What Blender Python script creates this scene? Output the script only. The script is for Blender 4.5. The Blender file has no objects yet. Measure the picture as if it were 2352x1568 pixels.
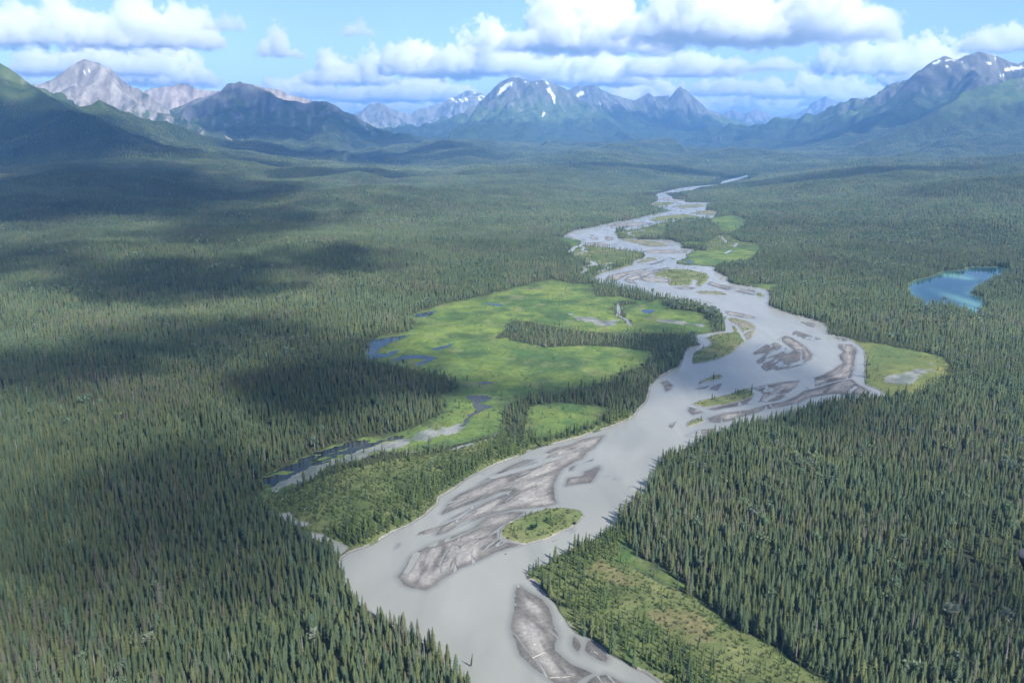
import bpy, math, random
import numpy as np
from mathutils import Vector, Matrix

R = math.radians
random.seed(7)
rng = np.random.default_rng(7)
scene = bpy.context.scene

# ------------------------------------------------------------------ camera, sky, sun, exposure
CAM_H = 230.0
PITCH = math.atan((784 - 320) / 1829.0)          # the camera looks this far below the horizon
FOC = 1829.0                                     # focal length for a picture 2352 wide
cam_data = bpy.data.cameras.new("camera")
cam = bpy.data.objects.new("camera", cam_data)
scene.collection.objects.link(cam)
cam.location = (0, 0, CAM_H)
cam.rotation_euler = (R(90) - PITCH, 0, 0)
cam_data.sensor_width = 36.0
cam_data.lens = 36.0 * FOC / 2352.0
cam_data.clip_start = 0.3
cam_data.clip_end = 120000.0
scene.camera = cam

SUN_AZ, SUN_EL = R(140), R(44)                   # azimuth to the right of the view direction (+Y)
to_sun = Vector((math.sin(SUN_AZ) * math.cos(SUN_EL), math.cos(SUN_AZ) * math.cos(SUN_EL), math.sin(SUN_EL)))
world = bpy.data.worlds.new("World")
scene.world = world
world.use_nodes = True
wn, wl = world.node_tree.nodes, world.node_tree.links
sky = wn.new("ShaderNodeTexSky")
sky.sky_type = 'NISHITA'
sky.sun_disc = False
sky.sun_elevation = SUN_EL
sky.sun_rotation = SUN_AZ
sky.altitude = 1200
sky.air_density = 1.0
sky.dust_density = 0.2
sky.ozone_density = 3.0
wn["Background"].inputs["Strength"].default_value = 0.095
wl.new(sky.outputs[0], wn["Background"].inputs["Color"])
sun_data = bpy.data.lights.new("sun", 'SUN')
sun_data.energy = 4.4
sun_data.angle = R(0.53)
sun_data.color = (1.0, 0.95, 0.87)
sun = bpy.data.objects.new("sun", sun_data)
scene.collection.objects.link(sun)
sun.rotation_euler = to_sun.to_track_quat('Z', 'Y').to_euler()
sun.location = (400, -400, 3000)
scene.view_settings.view_transform = 'Standard'
scene.view_settings.look = 'None'
scene.view_settings.exposure = 1.12
scene.view_settings.gamma = 1.0
scene.cycles.use_denoising = True
scene.cycles.max_bounces = 16
scene.cycles.diffuse_bounces = 2
scene.cycles.glossy_bounces = 2
scene.cycles.transmission_bounces = 2
scene.cycles.volume_bounces = 14
scene.cycles.volume_step_rate = 1.5
scene.cycles.transparent_max_bounces = 24
scene.cycles.volume_max_steps = 64
scene.cycles.sample_clamp_indirect = 4.0

# ------------------------------------------------------------------ helpers
def tag(o, label=None, cat=None, group=None, kind=None):
    if label: o["label"] = label
    if cat: o["category"] = cat
    if group: o["group"] = group
    if kind: o["kind"] = kind
    return o

def link(o, parent=None):
    scene.collection.objects.link(o)
    if parent: o.parent = parent
    return o

def np_mesh(name, co, faces, mat=None, smooth=False, attrs=None):
    """co (n,3); faces (m,k) with one k; attrs: {name: (n,4)} point colours"""
    me = bpy.data.meshes.new(name)
    co = np.ascontiguousarray(co, np.float32)
    faces = np.ascontiguousarray(faces, np.int32)
    m, k = faces.shape
    me.vertices.add(len(co)); me.vertices.foreach_set("co", co.ravel())
    me.loops.add(m * k); me.loops.foreach_set("vertex_index", faces.ravel())
    me.polygons.add(m); me.polygons.foreach_set("loop_start", np.arange(0, m * k, k, dtype=np.int32))
    if smooth: me.polygons.foreach_set("use_smooth", np.ones(m, bool))
    for an, av in (attrs or {}).items():
        a = me.attributes.new(an, 'FLOAT_COLOR', 'POINT')
        a.data.foreach_set("color", np.ascontiguousarray(av, np.float32).ravel())
    me.update(calc_edges=True)
    if mat: me.materials.append(mat)
    return me

def ground_ray(px, py):
    u = (px - 1176.0) / FOC; v = (784.0 - py) / FOC
    return (u, math.cos(PITCH) + v * math.sin(PITCH), -math.sin(PITCH) + v * math.cos(PITCH))

def at_z(px, py, z=0.0):
    d = ground_ray(px, py); t = (z - CAM_H) / d[2]
    return (d[0] * t, d[1] * t)

def at_dist(px, py, dist):
    d = ground_ray(px, py); t = dist / d[1]
    return (d[0] * t, dist, CAM_H + d[2] * t)

# survey windows: origin and scale of each close-up of the valley the outlines were measured in
WIN = {'Z': (0, 0, 0.91875), 'A': (1360, 420, 3.675), 'B': (1360, 620, 3.675), 'C': (1640, 760, 3.675),
       'D': (960, 1040, 3.675), 'E': (1100, 1300, 3.675), 'F': (860, 680, 3.675), 'G': (600, 1000, 3.675),
       'H': (1960, 600, 3.92)}

def pts(*segs):
    out = []
    for w, xy in segs:
        ox, oy, s = WIN[w]
        for i in range(0, len(xy), 2):
            out.append(at_z((ox + xy[i] / s) * 0.91875, (oy + xy[i + 1] / s) * 0.91875))
    return np.array(out, np.float64)

# ---- noise
def _hash(ix, iy, seed):
    h = (ix.astype(np.int64) * 374761393 + iy.astype(np.int64) * 668265263 + seed * 1274126177) & 0x7fffffff
    h = ((h ^ (h >> 13)) * 1274126177) & 0x7fffffff
    return (h ^ (h >> 16)) & 0xffff

_G = np.stack([np.cos(np.arange(256) * 2 * np.pi / 256), np.sin(np.arange(256) * 2 * np.pi / 256)], 1).astype(np.float32)

def noise(x, y, seed=0):
    xf = np.floor(x); yf = np.floor(y)
    fx = (x - xf).astype(np.float32); fy = (y - yf).astype(np.float32)
    ix = xf.astype(np.int64); iy = yf.astype(np.int64)
    def g(dx, dy):
        gg = _G[_hash(ix + dx, iy + dy, seed) & 255]
        return gg[..., 0] * (fx - dx) + gg[..., 1] * (fy - dy)
    ux = fx * fx * fx * (fx * (fx * 6 - 15) + 10); uy = fy * fy * fy * (fy * (fy * 6 - 15) + 10)
    a = g(0, 0); b = g(1, 0); c = g(0, 1); d = g(1, 1)
    return ((a + (b - a) * ux) * (1 - uy) + (c + (d - c) * ux) * uy) * 1.5

def fbm(x, y, scale, octv=4, seed=0, gain=0.5):
    s = 0.0; a = 1.0; f = 1.0 / scale
    for k in range(octv):
        s = s + a * noise(x * f + 17.3 * k, y * f - 9.1 * k, seed + k)
        a *= gain; f *= 2.03
    return s

def ridged(x, y, scale, octv=4, seed=0):
    s = 0.0; a = 1.0; f = 1.0 / scale
    for k in range(octv):
        s = s + a * (1 - 2 * np.abs(noise(x * f + 5.7 * k, y * f + 3.3 * k, seed + k)))
        a *= 0.5; f *= 2.05
    return s

def sstep(a, b, x):
    t = np.clip((x - a) / (b - a), 0, 1)
    return t * t * (3 - 2 * t)

def sdf(poly, x, y, maxd=20.0):
    """signed distance to a polygon, positive inside, -maxd where farther than that"""
    out = np.full(x.shape, -maxd, np.float32)
    lo = poly.min(0) - maxd; hi = poly.max(0) + maxd
    m = (x > lo[0]) & (x < hi[0]) & (y > lo[1]) & (y < hi[1])
    if not m.any(): return out
    X = x[m].astype(np.float64); Y = y[m].astype(np.float64)
    d2 = np.full(X.shape, maxd * maxd * 4.0); ins = np.zeros(X.shape, bool)
    n = len(poly)
    for i in range(n):
        ax, ay = poly[i]; bx, by = poly[(i + 1) % n]
        ex, ey = bx - ax, by - ay
        L = ex * ex + ey * ey + 1e-9
        t = np.clip(((X - ax) * ex + (Y - ay) * ey) / L, 0, 1)
        q = (X - ax - t * ex) ** 2 + (Y - ay - t * ey) ** 2
        np.minimum(d2, q, out=d2)
        c = ((ay > Y) != (by > Y))
        if c.any() and ay != by:
            ins ^= c & (X < (bx - ax) * (Y - ay) / (by - ay) + ax)
    d = np.sqrt(d2)
    out[m] = np.where(ins, d, -np.minimum(d, maxd)).astype(np.float32)
    return out

def linedist(line, x, y, maxd=40.0):
    out = np.full(x.shape, maxd, np.float32)
    lo = line.min(0) - maxd; hi = line.max(0) + maxd
    m = (x > lo[0]) & (x < hi[0]) & (y > lo[1]) & (y < hi[1])
    if not m.any(): return out
    X = x[m].astype(np.float64); Y = y[m].astype(np.float64)
    d2 = np.full(X.shape, float(maxd * maxd))
    for i in range(len(line) - 1):
        ax, ay = line[i]; bx, by = line[i + 1]
        ex, ey = bx - ax, by - ay
        t = np.clip(((X - ax) * ex + (Y - ay) * ey) / (ex * ex + ey * ey + 1e-9), 0, 1)
        np.minimum(d2, (X - ax - t * ex) ** 2 + (Y - ay - t * ey) ** 2, out=d2)
    out[m] = np.sqrt(d2)
    return out

# ------------------------------------------------------------------ survey of the valley floor
RIVER = pts(('Z', [1105,1660, 1090,1605, 1060,1552, 1010,1507, 960,1462, 880,1422, 815,1375, 785,1315, 784,1292]),
  ('G', [945,1445, 1000,1405, 1200,1330, 1400,1215, 1560,1150, 1700,1060, 1815,960, 1830,900, 1990,800, 2060,740, 2190,670, 2340,595]),
  ('D', [1200,385, 1300,330, 1420,285, 1560,255, 1800,195, 1950,140, 2100,95, 2230,45, 2300,0]),
  ('B', [890,1465, 960,1390, 975,1290, 985,1250, 1030,1195, 1100,1165, 1160,1130, 1250,1095, 1300,960, 1330,920, 1400,902, 1445,888, 1400,855, 1435,795,
         1560,785, 1690,765, 1660,680, 1630,612, 1560,600, 1300,505, 950,420, 850,395, 600,345, 480,310, 425,290, 440,278, 500,250]),
  ('A', [575,950, 680,930, 820,890, 815,865, 900,830, 935,795, 860,765, 700,750, 620,735, 450,715, 345,705, 350,670, 300,655, 180,638, 215,600,
         270,575, 390,555, 480,535, 590,510, 640,495, 780,480, 870,455, 980,430, 1100,405, 1180,390, 1100,380, 1000,352, 985,340, 1010,315, 1045,300, 1030,240,
         1130,215, 1250,185, 1430,163, 1610,150, 1640,120, 1740,95, 1870,65, 1880,80, 1780,112, 1640,143, 1560,162, 1440,174, 1350,207, 1250,220, 1100,232,
         1180,265, 1180,280, 1290,295, 1290,310, 1400,312, 1560,320, 1570,328, 1500,345, 1480,385, 1580,400, 1585,435, 1540,460, 1440,475, 1330,490,
         1210,492, 1100,500, 1030,520, 930,545, 860,560, 780,570, 660,580, 650,600, 665,620, 680,645, 900,655, 1030,660, 1160,660, 1250,690, 1265,735, 1370,745, 1385,760,
         1310,800, 1300,830, 1215,855, 1215,880, 1300,890, 1400,895, 1570,910, 1560,945, 1600,965]),
  ('B', [1690,265, 1680,305, 1750,330, 1850,350, 2000,370, 2060,400, 2075,460, 2070,520]),
  ('C', [1050,10, 1140,60, 1280,105, 1400,130, 1500,165, 1555,190, 1575,230, 1560,265, 1620,290, 1700,300, 1770,320, 1860,380, 1900,420, 1920,500, 1915,600,
         1915,680, 1930,740, 2060,800, 2110,840, 2060,900, 1850,925, 1640,935, 1480,955, 1350,990, 1160,1060, 950,1110, 650,1165, 550,1215, 400,1270, 250,1340, 100,1420, 0,1500]),
  ('Z', [1500,1100, 1490,1130, 1460,1165, 1420,1199]),
  ('E', [1480,130, 1330,225, 1180,300, 1080,350, 960,410, 850,440, 785,490, 800,540, 870,575, 960,640, 1030,720, 1080,790, 1100,840, 1150,890, 1180,960, 1260,1030,
         1380,1070, 1430,1110, 1500,1150, 1560,1220, 1680,1280, 1780,1350, 1880,1400, 2000,1490, 2060,1540, 2200,1650]), ('Z', [1600,1660]))

# kind: 'veg' grown-over island, 'scrub' half-bare island, 'bar' gravel bar, 'wet' half-drowned bar
BARS = [
 ('bar','D',[535,895, 600,800, 700,710, 840,650, 960,570, 1050,560, 1200,500, 1330,445, 1460,400, 1500,350, 1480,330, 1560,295, 1690,270, 1830,210, 2020,175, 1990,240, 1940,290, 1870,330,
   1820,390, 1740,420, 1650,470, 1600,540, 1560,600, 1555,650, 1570,740, 1590,800, 1500,825, 1350,840, 1200,850, 1080,880, 980,900, 880,930, 760,960, 640,1020, 560,1060, 490,1085,
   560,1000, 640,930, 760,870, 880,810, 1000,760, 1180,680, 1060,700, 950,745, 830,790, 700,830, 600,870]),
 ('bar','D',[990,550, 1080,500, 1180,450, 1290,400, 1380,395, 1330,430, 1200,480, 1080,530]),
 ('bar','D',[120,1470, 190,1370, 240,1290, 300,1250, 400,1195, 540,1140, 700,1080, 850,1020, 950,930, 1040,905, 1180,880, 1290,880, 1180,960, 1100,1000, 1040,1060, 1040,1110, 1100,1150, 1250,1180,
   1150,1210, 1020,1250, 900,1300, 760,1360, 680,1395, 560,1480, 480,1550, 384,1600, 330,1590, 250,1580, 182,1550]),
 ('veg','D',[1040,1110, 1060,1050, 1150,970, 1250,930, 1380,880, 1500,855, 1620,835, 1750,850, 1820,870, 1850,910, 1830,960, 1780,1010, 1650,1080, 1500,1140, 1380,1165, 1280,1180, 1150,1155]),
 ('wet','D',[1690,510, 1700,470, 1800,430, 1940,385, 1900,430, 1800,490]),
 ('bar','D',[1670,640, 1700,570, 1820,550, 1850,510, 1980,450, 1990,480, 1940,550, 1880,605, 1780,620]),
 ('wet','D',[285,1100, 330,1060, 430,1030, 540,1000, 480,1050, 400,1080]),
 ('bar','E',[700,610, 740,600, 850,665, 950,720, 1000,790, 1030,870, 1050,950, 1090,1020, 1110,1070, 1085,1130, 1080,1190, 1140,1250, 1230,1310, 1340,1360, 1420,1405, 1350,1440, 1280,1490, 1250,1540,
   1150,1560, 1060,1500, 960,1430, 860,1360, 780,1290, 720,1240, 690,1170, 660,1080, 650,980, 660,870, 680,750, 690,660]),
 ('bar','E',[1200,1070, 1240,1050, 1280,1090, 1310,1150, 1300,1190, 1270,1230, 1230,1200, 1195,1130]),
 ('bar','E',[1310,1190, 1350,1090, 1380,1095, 1450,1140, 1510,1200, 1560,1265, 1530,1310, 1440,1280, 1340,1225]),
 ('bar','E',[1300,1500, 1400,1430, 1520,1405, 1580,1430, 1640,1460, 1740,1500, 1780,1600, 1250,1600]),
 ('veg','C',[330,550, 320,500, 340,450, 430,400, 490,370, 480,330, 445,310, 540,278, 700,258, 680,180, 720,185, 770,260, 780,310, 805,340, 780,370, 720,430, 600,500, 480,530]),
 ('scrub','C',[640,140, 700,125, 820,150, 900,175, 930,200, 920,250, 880,300, 830,328, 815,290, 790,260, 735,190, 670,165]),
 ('bar','C',[610,70, 680,65, 800,90, 900,115, 910,130, 800,125, 680,100]),
 ('bar','C',[1130,330, 1190,290, 1250,310, 1330,360, 1400,420, 1440,470, 1420,510, 1360,530, 1340,480, 1340,420, 1280,435, 1230,400, 1170,350]),
 ('wet','C',[870,460, 1010,370, 1100,350, 1240,420, 1330,440, 1330,500, 1390,550, 1200,600, 1000,620, 930,540]),
 ('wet','C',[1220,290, 1280,240, 1400,280, 1530,320, 1450,340, 1300,310]),
 ('bar','C',[1680,365, 1810,375, 1835,420, 1820,560, 1800,660, 1780,680, 1690,695, 1540,730, 1430,765, 1330,780, 1240,800, 1140,880, 1050,895, 930,895, 950,830, 930,790, 880,775, 1000,745,
   1180,715, 1330,700, 1430,685, 1530,650, 1640,600, 1720,540, 1690,510, 1680,470, 1730,440, 1690,400]),
 ('bar','C',[500,1080, 480,1050, 640,1000, 860,975, 1000,930, 1180,890, 1280,850, 1350,800, 1480,770, 1560,740, 1700,705, 1800,690, 1850,735, 1960,800, 2000,830, 1800,835, 1640,825, 1500,845,
   1400,865, 1300,910, 1150,945, 1000,965, 900,1000, 700,1060, 560,1085]),
 ('veg','C',[305,920, 380,890, 520,860, 650,830, 800,780, 880,765, 920,820, 880,860, 800,890, 620,930, 450,950, 370,935]),
 ('bar','C',[290,980, 310,940, 360,935, 470,985, 380,1005, 330,1020]),
 ('bar','C',[470,965, 620,930, 800,890, 900,860, 880,905, 720,940, 540,975]),
 ('scrub','C',[280,1130, 285,1080, 400,1040, 440,1055, 450,1080, 380,1110]),
 ('wet','C',[115,1110, 150,1050, 210,1025, 220,1050, 190,1090, 150,1145, 120,1130]),
 ('bar','C',[280,1210, 400,1160, 510,1145, 480,1180, 350,1220]),
 ('veg','C',[355,745, 400,710, 500,660, 560,645, 610,650, 625,670, 600,690, 480,715]),
 ('wet','C',[340,780, 480,745, 610,725, 570,795, 490,785]),
 ('bar','C',[50,720, 100,700, 150,745, 130,780, 90,810, 75,750]),
 ('bar','C',[1640,305, 1740,315, 1760,335, 1700,340]),
 ('wet','C',[1320,160, 1400,165, 1470,185, 1450,215, 1370,195]),
 ('bar','C',[410,335, 440,320, 468,340, 455,358, 420,352]),
 ('veg','B',[990,245, 1060,215, 1130,195, 1280,195, 1420,215, 1500,240, 1525,270, 1500,310, 1430,350, 1400,340, 1410,300, 1370,290, 1350,330, 1340,345, 1150,345, 1130,320, 1180,290, 1100,270, 1040,265]),
 ('bar','B',[870,290, 930,260, 1000,265, 1120,280, 1170,295, 1120,320, 1020,310, 930,305]),
 ('bar','B',[730,300, 760,270, 850,240, 1050,190, 1180,170, 1080,205, 1000,235, 900,270, 820,300, 860,330, 800,325]),
 ('bar','B',[560,290, 600,250, 700,230, 800,210, 1000,180, 900,220, 780,245, 700,280, 650,310]),
 ('bar','B',[1200,365, 1300,355, 1390,365, 1350,380, 1260,380]),
 ('scrub','B',[1380,400, 1500,395, 1640,400, 1700,430, 1580,430, 1440,420]),
 ('bar','B',[1500,330, 1530,305, 1600,330, 1700,350, 1730,370, 1680,385, 1560,355]),
 ('wet','B',[1750,400, 1820,370, 1900,375, 1950,400, 1940,435, 1830,425]),
 ('veg','B',[1950,410, 2000,420, 2030,440, 1990,455, 1955,430]),
 ('scrub','B',[1600,280, 1640,270, 1655,280, 1620,292]),
 ('wet','B',[1370,460, 1440,465, 1500,490, 1560,510, 1480,500]),
 ('scrub','B',[840,135, 930,100, 940,80, 1040,95, 1050,110, 960,125, 880,140]),
 ('bar','B',[920,150, 1000,140, 1060,120, 1140,90, 1080,130, 1000,155]),
 ('bar','B',[910,30, 1000,15, 1300,20, 1300,45, 1100,50, 960,45]),
 ('veg','A',[970,480, 1040,450, 1150,435, 1280,425, 1400,440, 1430,460, 1300,480, 1150,485, 1000,487]),
 ('veg','A',[985,340, 1040,320, 1150,312, 1210,320, 1130,345, 1040,348]),
 ('scrub','A',[1180,355, 1260,340, 1450,335, 1490,345, 1440,360, 1300,370]),
 ('scrub','A',[1340,420, 1430,395, 1540,390, 1580,405, 1570,430, 1440,430]),
 ('bar','A',[600,540, 650,515, 760,505, 900,495, 1010,510, 900,525, 760,545, 640,548]),
 ('bar','A',[560,660, 570,630, 620,630, 640,660, 600,668]),
 ('bar','A',[420,640, 480,635, 495,655, 440,655]),
 ('scrub','A',[690,655, 760,652, 900,664, 1100,684, 1150,710, 1100,720, 940,720, 820,690]),
 ('bar','A',[370,690, 430,685, 560,690, 640,710, 560,720, 430,705]),
 ('wet','A',[700,745, 800,730, 810,745, 760,758]),
 ('bar','A',[1050,290, 1120,272, 1180,285, 1290,300, 1200,305]),
]
BARS = [(k, pts((w, xy))) for k, w, xy in BARS]
# side channels: width in metres, course
CREEKS = [(9,'B',[1310,1085, 1325,1000, 1340,950, 1420,915, 1490,890, 1495,860, 1460,840, 1425,850, 1440,805, 1560,788, 1660,772, 1700,765]),
 (9,'B',[1705,765, 1690,700, 1655,640, 1640,590]),
 (3.5,'B',[1735,690, 1800,770, 1820,800, 1850,845]), (4,'B',[1820,790, 1870,760, 1950,745]),
 (9,'A',[350,705, 280,730, 235,775, 245,815, 320,840, 440,860, 475,885, 345,910, 400,935, 310,980]),
 (6,'A',[240,800, 330,785, 400,765, 350,755, 370,730, 330,715, 345,700]),
 (6,'A',[470,890, 560,900, 615,915, 500,960]), (5,'A',[560,890, 630,868]),
 (7,'A',[860,560, 930,575, 800,590, 775,605, 830,625, 1000,620, 1120,622, 1160,635, 1040,665]),
 (5,'A',[1620,625, 1680,685]), (6,'A',[1780,690, 1745,725]), (6,'A',[1720,755, 1665,785]), (5,'A',[1190,492, 1195,520]),
 (3.5,'B',[670,505, 690,560, 680,620, 760,660, 795,715]),
 (4.5,'G',[340,1060, 430,1050, 465,1110, 520,1130, 590,1140]), (5.5,'G',[610,1235, 720,1250, 820,1310, 880,1330, 940,1362, 900,1400]),
 (5,'C',[1350,700, 1440,690]), (7,'C',[1425,690, 1420,765]), (9,'C',[1370,705, 1330,770, 1230,840]), (5,'C',[1080,840, 1000,885]),
 (7,'C',[890,790, 945,820, 915,880, 880,905]), (6,'C',[330,935, 390,955, 460,985]),
 (4,'D',[1500,350, 1420,410, 1640,375]), (5,'D',[1640,370, 1500,410, 1360,460, 1180,510, 1000,560]), (4,'D',[300,1265, 240,1380, 210,1430]),
 (5,'A',[650,265, 780,250, 880,235]), (5,'A',[850,285, 1020,265])]
CREEKS = [(w, pts((k, xy))) for w, k, xy in CREEKS]

LAKE = pts(('H', [1210,450, 1300,390, 1450,360, 1560,310, 1680,300, 1780,290, 1800,270, 1950,265, 2100,265, 2180,285, 2190,330, 2070,385, 1960,440, 1860,495, 1805,525, 1935,558,
  1945,640, 1930,720, 1830,735, 1760,700, 1680,650, 1560,630, 1400,640, 1260,560]))
PONDS = [pts(('G', [180,748, 300,662, 450,602, 560,542, 700,482, 850,442, 1000,387, 1100,370, 1230,345, 1400,338, 1550,305, 1500,345, 1330,385, 1180,430, 1040,480, 900,525, 760,585, 620,625, 480,690, 380,740, 300,790, 250,790])),
 pts(('F', [210,800, 215,690, 240,640, 330,610, 480,590, 640,570, 560,600, 440,640, 340,690, 290,750, 400,750, 430,730, 500,720, 430,770, 300,800])),
 pts(('F', [440,810, 530,770, 680,760, 830,780, 860,790, 780,820, 700,860, 640,845, 740,820, 750,800, 640,790, 520,810])),
 pts(('F', [1220,1025, 1300,1010, 1390,1015, 1250,1032])),
 pts(('F', [1110,1150, 1150,1130, 1280,1140, 1400,1150, 1280,1190, 1220,1210, 1400,1240, 1290,1260, 1200,1310, 1150,1350, 1120,1400, 1070,1420, 1110,1370, 1140,1310, 1220,1260, 1190,1220, 1200,1180, 1130,1165])),
 pts(('F', [625,412, 680,380, 850,355, 820,382, 760,408])), pts(('F', [1300,290, 1380,290, 1470,300, 1430,312])),
 pts(('F', [780,715, 900,680, 1000,658, 960,685, 860,712])),
 pts(('B', [895,575, 940,560, 1040,570, 970,600, 920,598])), pts(('A', [1290,850, 1380,855, 1370,870, 1310,868])), pts(('A', [660,380, 720,372, 790,378, 740,388]))]
POND_LABELS = ["long dark pond reflecting spruces along the left forest edge", "curved blue pond at the left end of the meadow", "hooked blue pond behind the forest point",
 "small blue pool in the shaded part of the meadow", "thin branching pool winding down the lower meadow", "narrow pool under the trees on the upper meadow edge", "pale pool in the upper meadow",
 "thin blue streak of water in the mid meadow", "shallow bluish pool in the meadow inside the tree ring", "small pool in the far bank meadow", "small pool in the far left forest"]
MEADOW = [pts(('F', [205,800, 215,690, 240,640, 340,590, 560,560, 640,530, 640,470, 560,410, 620,390, 850,310, 1100,265, 1450,175, 1700,115, 1900,70, 2100,110]),
   ('B', [430,330, 480,440, 720,430, 850,470, 950,500, 1080,480, 1120,540, 1180,570, 1280,580, 1480,600, 1520,680, 1560,780, 1420,830, 1000,1060, 700,1190, 560,1270, 360,1300, -250,1400, -340,1500, -370,1620]),
   ('D', [1060,140, 980,190, 560,310, 0,345]), ('G', [1500,470, 800,625, 480,855, 330,880, 140,960, 250,800, 180,745, 300,650, 560,530, 850,430, 1100,350, 1400,320, 1650,250, 1810,170, 1900,60]),
   ('F', [860,1200, 1030,1050, 940,990, 700,920, 440,870])),
 pts(('D', [1310,-80, 1290,0, 1300,100, 1350,230, 1500,200, 1650,180, 1800,150, 1950,80, 2050,0, 2090,-70, 1900,-100, 1600,-110])),
 pts(('H', [640,970, 760,1010, 1000,1030, 1250,1080, 1480,1130, 1590,1180, 1620,1240, 1600,1330, 1500,1420, 1320,1510, 1150,1550, 1000,1580, 940,1480, 805,1420, 800,1350, 790,1180, 760,1080, 700,1020])),
 pts(('A', [1500,475, 1600,445, 1740,435, 1850,475, 1840,540, 1790,575, 1700,605, 1630,595, 1600,540])),
 pts(('A', [1310,800, 1390,760, 1600,760, 1800,715, 2000,715, 1930,835, 1800,880, 1560,905, 1400,895, 1215,875, 1215,855, 1300,830])),
 pts(('A', [1260,690, 1370,675, 1480,690, 1450,720, 1290,725])),
 pts(('B', [1860,335, 2000,335, 2190,345, 2080,395, 2000,375])),
 pts(('A', [75,630, 340,660, 350,690, 270,725, 200,690])), pts(('A', [880,208, 1100,200, 1020,222])), pts(('A', [830,385, 1000,378, 1180,390, 1100,405, 980,392])),
 pts(('E', [1690,200, 1640,290, 1610,380, 1750,420, 1900,520, 2050,590, 2250,640, 2330,650, 2140,530, 1920,400, 1760,310, 1720,220])),
 pts(('A', [1250,155, 1340,150, 1330,162]))]
# trees standing inside the meadow
STANDS = [pts(('B', [-367,740, -280,670, -140,680, 10,710, 200,750, 640,790, 800,785, 1000,785, 1410,800, 1430,810, 1330,930, 1300,990, 1250,1090, 1150,1130, 1030,1190, 990,1240, 900,1250, 700,1230, 620,1240,
   720,1150, 900,1090, 980,1000, 950,960, 800,925, 500,905, 300,905, 0,915, -200,880, -340,830, -460,840])),
 pts(('B', [-350,1690, -340,1500, -330,1460, -250,1410, 160,1350, 360,1320, 510,1310, 700,1290, 900,1270, 960,1330, 940,1410, 890,1475, 700,1450, 500,1420, 300,1415, 100,1420, -50,1420, -150,1460, -170,1640, -200,1760, -300,1760])),
 pts(('B', [480,350, 620,360, 850,420, 1080,470, 850,490, 700,445, 480,450])),
 pts(('B', [640,510, 700,490, 860,490, 840,520, 730,530, 740,600, 800,680, 830,730, 760,690, 650,620, 630,560]))]
SPARSE = [pts(('F', [1560,400, 1700,300, 1850,230, 2000,120, 2200,150, 2050,260, 1900,340, 1800,420])), pts(('F', [980,420, 1250,390, 1350,440, 1200,470, 1000,450]))]
SHRUB = [pts(('G', [300,875, 480,862, 700,748, 950,658, 1500,540, 2000,470]), ('D', [0,365, 560,335, 980,200, 1100,120, 1300,230, 1500,210, 1900,120, 2060,0, 2300,-40, 2230,45, 2100,95, 1950,140, 1800,195, 1560,255, 1420,285, 1300,330, 1200,385]),
   ('G', [2340,595, 2190,670, 2060,740, 1990,800, 1830,900, 1815,960, 1700,1060, 1560,1150, 1400,1215, 1200,1330, 1000,1405, 945,1445, 880,1420, 830,1365, 620,1230, 600,1160, 480,1110, 330,1060, 250,970, 140,965, 100,900])),
 pts(('E', [785,490, 850,440, 960,410, 1080,350, 1180,300, 1330,225, 1480,130, 1620,30]), ('Z', [1440,1245, 1455,1270, 1500,1310, 1580,1365, 1680,1435, 1790,1500, 1940,1600, 2000,1660, 1600,1660]),
   ('E', [2200,1650, 2060,1540, 2000,1490, 1880,1400, 1780,1350, 1680,1280, 1560,1220, 1500,1150, 1430,1110, 1380,1070, 1260,1030, 1180,960, 1150,890, 1100,840, 1080,790, 1030,720, 960,640, 870,575, 800,540])),
 pts(('A', [345,705, 450,715, 620,735, 700,750, 860,765, 935,795, 900,830, 815,865, 820,890, 680,930, 575,950, 500,970, 430,1020, 330,1010, 300,985, 430,890, 300,860, 240,830, 230,770, 290,710])),
 pts(('A', [650,600, 780,570, 860,560, 930,545, 1030,520, 1130,500, 1130,620, 1000,650, 680,645])),
 pts(('A', [1480,700, 1600,620, 1700,620, 1800,680, 2000,700, 1800,760, 1600,770, 1500,760]))]
BROWN = [pts(('E', [1330,480, 1450,400, 1560,420, 1640,480, 1750,520, 1860,590, 1700,610, 1560,590, 1400,540])), pts(('Z', [1480,1395, 1560,1398, 1640,1440, 1660,1490, 1600,1490, 1520,1450]))]
MUD = [pts(('G', [300,850, 480,855, 700,742, 950,652, 1300,485, 1700,402, 1950,335, 2060,265, 2100,170, 1900,265, 1820,225, 1550,300, 1330,380, 1130,450, 900,520, 600,615, 380,735, 280,790])),
 pts(('D', [-300,380, 0,345, 300,340, 560,312, 800,245, 980,185, 1080,120, 1090,160, 980,215, 800,280, 560,345, 300,370, 0,380])),
 pts(('B', [210,600, 300,605, 450,640, 700,670, 720,700, 640,725, 430,715, 260,650])), pts(('B', [980,645, 1200,665, 1500,705, 1460,735, 1250,705, 1050,680])),
 pts(('D', [1440,130, 1500,80, 1620,70, 1600,150, 1480,175])), pts(('H', [940,1370, 1100,1310, 1250,1280, 1400,1230, 1440,1205, 1530,1260, 1500,1290, 1350,1330, 1250,1420, 1100,1420, 980,1400]))]

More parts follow.
